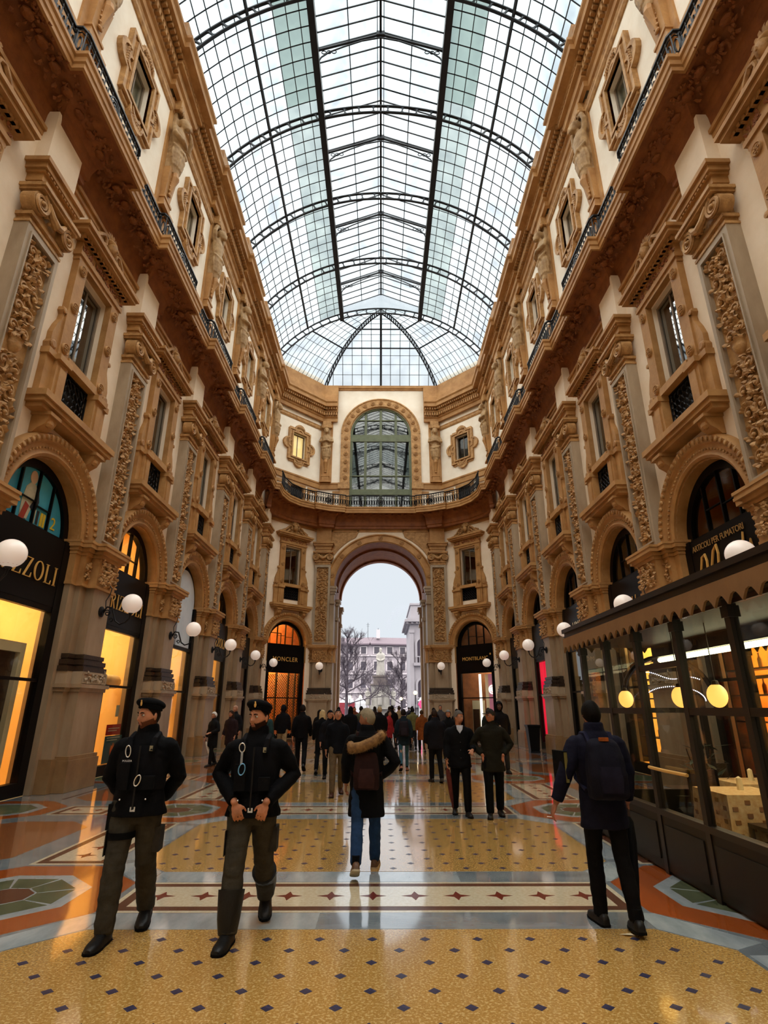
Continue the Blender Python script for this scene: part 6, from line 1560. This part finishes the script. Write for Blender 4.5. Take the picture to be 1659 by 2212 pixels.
officer('bearded man in dark jacket and beret with both hands at his belt', -1.0, 5.2, .05, ('belt','belt'), .30, -1, (-.5,.0), (56,33,21), False)
# woman with fur hood
p = person('person in a long black coat with brown fur hood trim and blue jeans, walking away', -.09, 6.95, pi, 1.70, (12,12,14), (38,62,98), (96,66,44), (150,136,112), (170,112,84), .58, .3, -1, ('down','pocket'), (1.2,.1), vox=.012, wide=1.08, flare=.015, sole=(196,180,150))
b = MB(); r = random.Random(3)
path = [Vector((.2,.0,1.36)), Vector((.17,.16,1.31)), Vector((.06,.215,1.33)), Vector((-.08,.21,1.39)), Vector((-.18,.12,1.45)), Vector((-.17,.0,1.47))]
b.tube(path, [.05,.062,.06,.056,.052,.042], 10, True)
for i in range(1500):
    t = r.random()*4.999; k = int(t); c_ = path[k].lerp(path[k+1], t-k); d = Vector((r.uniform(-1,1), r.uniform(-1,1), r.uniform(-1,1))).normalized(); s2 = d.orthogonal().normalized()*.005; b.add([c_+d*.035+s2, c_+d*.035-s2, c_+d*(.066+r.random()*.014)+Vector((0,0,-.008))], [(0,1,2)])
gear(p, 'fur_trim', b, M('brown_fur', (150,112,66), (92,62,34), .9, 18))
b = MB().rings([[(.16*w1*cos(2*pi*i/14), .12+.07*w1*sin(2*pi*i/14), z) for i in range(14)] for z, w1 in ((1.16,.5),(1.24,.95),(1.34,1.05),(1.44,.9))]); gear(p, 'hood', b, cm((12,12,14)))
backpack(p, (44,26,24), 'soft dark red-brown backpack on the coat with fur trim', z=1.08, hw=.15, hh=.21, dp=.1)
# man on the right with backpack
p = person('man in a navy top and black trousers with a cigarette, walking away beside the kiosk', 2.0, 5.35, pi, 1.745, (22,22,38), (15,13,13), (11,10,10), (20,15,12), (170,110,84), .72, .12, 1, ('wide','down'), (0,0), vox=.0105, wide=1.1, leg=.95, curl=.6)
o = backpack(p, (24,23,34), 'dark navy backpack with an orange leather tab by the kiosk', z=1.2, hw=.16, hh=.24, dp=.15, strapc=(34,34,56))
b = MB().box(-.04,.04,.2,.225,1.42,1.45); b.v = [tuple(p['SC'] @ (Vector(q)+Vector((0,.0,p['dz']-.0)))) for q in b.v]; O('leather_tab', b, cm((170,88,36), .6), o)
w_ = p['W'][1][2]; gear(p, 'cigarette', MB().tube([(w_.x+.03,w_.y-.06,w_.z-.13-p['dz']),(w_.x+.06,w_.y-.11,w_.z-.135-p['dz'])], .004, 6), skinw)
umbrella(p, -1, (14,14,16), 'long black furled umbrella beside the kiosk base', (.18, -.1))
bk2 = O('tablet_case', MB().box(-.02,.02,-.1,.1,-.13,.13), cm((12,12,14)), None, (2.0-.33, 5.35, 1.19), .2, label='black case tucked under the arm beside the navy backpack', cat='case'); O('case_edge', MB().box(-.014,.014,-.105,-.098,-.12,.12), cm((120,110,60)), bk2)
# the pair in conversation
p = person('grey-haired man in a black overcoat and pale shirt holding a furled umbrella', 1.42, 10.25, .0, 1.64, (13,13,15), (12,12,13), (16,12,10), (96,90,84), (190,128,96), .78, .14, 1, ('hold','down'), (.75,.0), vox=.014, wide=1.08, leg=1.05, face=True, collar=False, flare=.01)
gear(p, 'shirt_collar', MB().prism([(-.06,1.5),(.06,1.5),(.05,1.43),(0,1.36),(-.05,1.43)], -.135, -.1), cm((200,206,226)))
for z in (.95, 1.08, 1.21): gear(p, 'coat_button', MB().ball((0,-.142,z), .01, 8, 6), cm((60,60,62)))
umbrella(p, -1, (92,44,40), 'furled dark red umbrella held by the grey-haired man', (.05, -.12))
p = person('man in an olive parka and flat cap with hands in his pockets', 1.95, 10.1, -.1, 1.66, (30,28,20), (11,11,12), (20,14,10), (70,60,50), (186,118,86), .72, .12, -1, ('pocket','pocket'), (-.85,.08), 'cap', (44,40,34), .014, 1.06, 1.1, True, flare=.02)
gear(p, 'parka_hood', MB().rings([[(.15*w1*cos(2*pi*i/14), .06+.1*w1*sin(2*pi*i/14), z) for i in range(14)] for z, w1 in ((1.4,1.0),(1.47,1.05),(1.53,.85))], cap=False), cm((28,26,19)))
# walkers in the middle distance
person('man in a black jacket and brown-grey trousers looking down as he walks', -.84, 12.45, .1, 1.66, (14,15,20), (96,82,62), (66,34,24), (22,18,16), hem=.84, walk=.22, ph=-1, arms=('down','down'), hd=(.05,-.35), vox=.015, face=True)
person('man in black walking away left of the crowd', -2.22, 17.1, pi+.1, 1.8, BLK, (14,14,16), walk=.34, ph=1, hem=.85)
person('blond woman in a short black coat walking away', -1.56, 16.3, pi, 1.64, BLK, (13,13,15), hair=(196,172,128), walk=.24, hem=.66, longhair=True, ph=-1)
person('man in a dark hooded jacket and khaki trousers before the orange shop', -3.42, 20.9, pi, 1.78, (15,15,18), (150,130,98), walk=.2, hat='hood', hatc=(16,16,19))
person('person in a teal puffer jacket behind the bearded man', -3.05, 15.6, pi-.3, 1.7, (38,62,64), (18,18,22), hair=(80,60,44), wide=1.2, walk=.15)
p = person('woman in a white knitted hat and dark coat holding a white stick umbrella', -5.16, 18.45, -.7, 1.56, (22,22,24), (18,18,20), hat='beanie', hatc=(226,222,216), walk=.15, hem=.62, arms=('hold','down'), wide=1.1)
umbrella(p, -1, (214,206,196), 'thin pale furled umbrella slanting beside the white knitted hat', (.1, -.45))
person('woman in sunglasses and a brown padded coat by the left pier', -4.82, 19.2, -.5, 1.6, (44,30,32), (20,18,20), hair=(56,38,30), walk=.1, hem=.6, longhair=True, wide=1.1, hd=(-.5,.1))
person('bald man behind the woman in sunglasses', -5.05, 20.6, -.4, 1.76, (24,24,28), (20,20,22), hair=(190,150,126), walk=.1)
p = person('young person in blue jeans and brown shoes walking away on the bright floor', .72, 17.1, pi, 1.66, (26,36,44), (52,88,104), (140,84,60), (30,22,18), walk=.26, ph=-1, hem=.72, leg=.8); backpack(p, (30,24,30), 'dark backpack on the walker in blue jeans')
person('broad man in a dark navy coat seen from behind near the pair', 1.40, 14.6, pi+.15, 1.64, (20,20,26), (14,14,16), hair=(48,34,26), walk=.12, hem=.78, wide=1.18)
person('person in a long brown coat walking away', 1.72, 24.0, pi, 1.6, (124,66,28), (20,16,14), hair=(64,44,30), walk=.18, hem=.5, flare=.03)
p = person('person in an olive parka and dark pompom hat walking away', 1.42, 25.3, pi, 1.7, (104,100,60), (22,22,24), hat='beanie', hatc=(24,24,26), walk=.25, hem=.8, wide=1.1); gear(p, 'pompom', MB().ball((0,.0,1.79), .04, 8, 6), cm((24,24,26)))
person('woman in a grey knitted hat facing the camera beyond the pair', 2.06, 17.4, -.2, 1.62, (16,16,18), (16,16,18), hat='beanie', hatc=(120,118,114), walk=.15, hem=.7, face=True)
person('tall hooded man in black with a patterned grey bag by the right piers', 3.44, 16.7, .0, 1.86, (13,13,16), (34,32,30), hat='hood', hatc=(14,14,17), walk=.26, hem=.85, skin=(92,60,46), arms=('down','hold'))
O('patterned_bag', MB().rings([ell(0,0,z,.13*q,.07*q,14) for z, q in ((.0,.7),(.06,1),(.26,1.05),(.36,.8))]), M('grey_pattern', (120,114,110), (40,38,38), .8, 14), None, (3.3, 16.45, .86), 0, smooth=True, label='grey patterned bag carried by the tall hooded man', cat='bag')
O('bag_handle', MB().tube([(-.08,0,.34),(-.06,0,.46),(.06,0,.46),(.08,0,.34)], .01, 6), cm((30,30,30)), bpy.data.objects['patterned_bag'])
person('woman in a dark hat talking on the phone in the crowd', -1.25, 15.2, .1, 1.62, (18,18,24), (20,20,24), hat='beanie', hatc=(14,14,16), walk=.12, arms=('phone','down'), hd=(.2,0), face=True)
person('person with curly dark hair passing the arch pier', -2.35, 23.0, pi-.5, 1.62, (22,20,22), (18,18,20), hair=(30,22,20), walk=.2, longhair=True)
R2 = random.Random(11)
crowd = [(-1.9,27.0,'black jacket',(15,15,18),pi,(22,18,16)), (-1.05,21.5,'black parka',(14,14,17),pi,(18,16,15)), (-.75,24.0,'camouflage jacket',(74,76,58),pi,(24,20,18)), (-.45,19.0,'dark blue coat',(22,24,36),pi,(26,20,18)),
         (.02,20.5,'fur-hooded black coat',(13,13,15),pi,(190,168,130)), (.35,21.5,'white scarf and red top',(150,40,44),1.2,(40,28,22)), (.55,26.0,'long black coat',(12,12,14),pi,(24,20,18)), (.95,29.0,'beige coat',(150,130,96),pi,(60,44,34)),
         (.5,31.0,'charcoal coat',(30,30,34),pi,(30,24,20)), (2.4,26.0,'black hooded coat',(13,13,15),pi,(18,16,15)), (2.9,28.0,'grey wool coat',(70,68,70),0,(90,80,70)), (3.3,25.0,'black anorak',(14,14,16),pi,(20,18,16)),
         (4.1,22.0,'dark green coat',(26,32,26),pi,(24,20,18)), (-.3,33.0,'dark brown coat',(44,32,26),pi,(30,24,20)), (-1.5,34.0,'rust jacket',(110,56,36),0,(40,30,24)), (1.8,33.5,'navy anorak',(22,24,40),pi,(26,22,20)),
         (-.8,39.0,'black raincoat',(16,16,18),pi,(24,20,18)), (.9,41.0,'pale raincoat',(170,166,160),0,(60,50,40)), (-1.9,44.0,'red anorak',(150,44,44),0,(40,30,24)), (2.2,45.0,'dark grey parka',(40,40,44),pi,(30,26,22))]
for i, (x, y, c_, col, yaw, hr) in enumerate(crowd):
    person('person in a %s in the crowd before the great arch' % c_, x, y, yaw+R2.uniform(-.3,.3), R2.uniform(1.6,1.82), col, R2.choice(((18,18,22),(26,30,44),(34,30,28))), hair=hr, walk=R2.uniform(.08,.28), ph=R2.choice((1,-1)), hem=R2.choice((.82,.7,.6)), vox=.03, wide=R2.uniform(1.0,1.15), hat='hood' if 'hooded black coat' == c_[-17:] and i > 8 else None, longhair=(i % 4 == 1))
O('paper_scrap', MB().add([(0,0,.002),(.1,.02,.004),(.12,-.03,.003),(.04,-.035,.012),(0,0,.001),(.1,.02,.003),(.12,-.03,.002),(.04,-.035,.011)], [(0,1,2,3),(7,6,5,4),(0,4,5,1),(1,5,6,2),(2,6,7,3),(3,7,4,0)]), mt['pagewhite'], None, (1.95, 5.18, 0), label='scrap of white paper lying on the golden floor', cat='paper')
flush_texts(); flush_lazy()
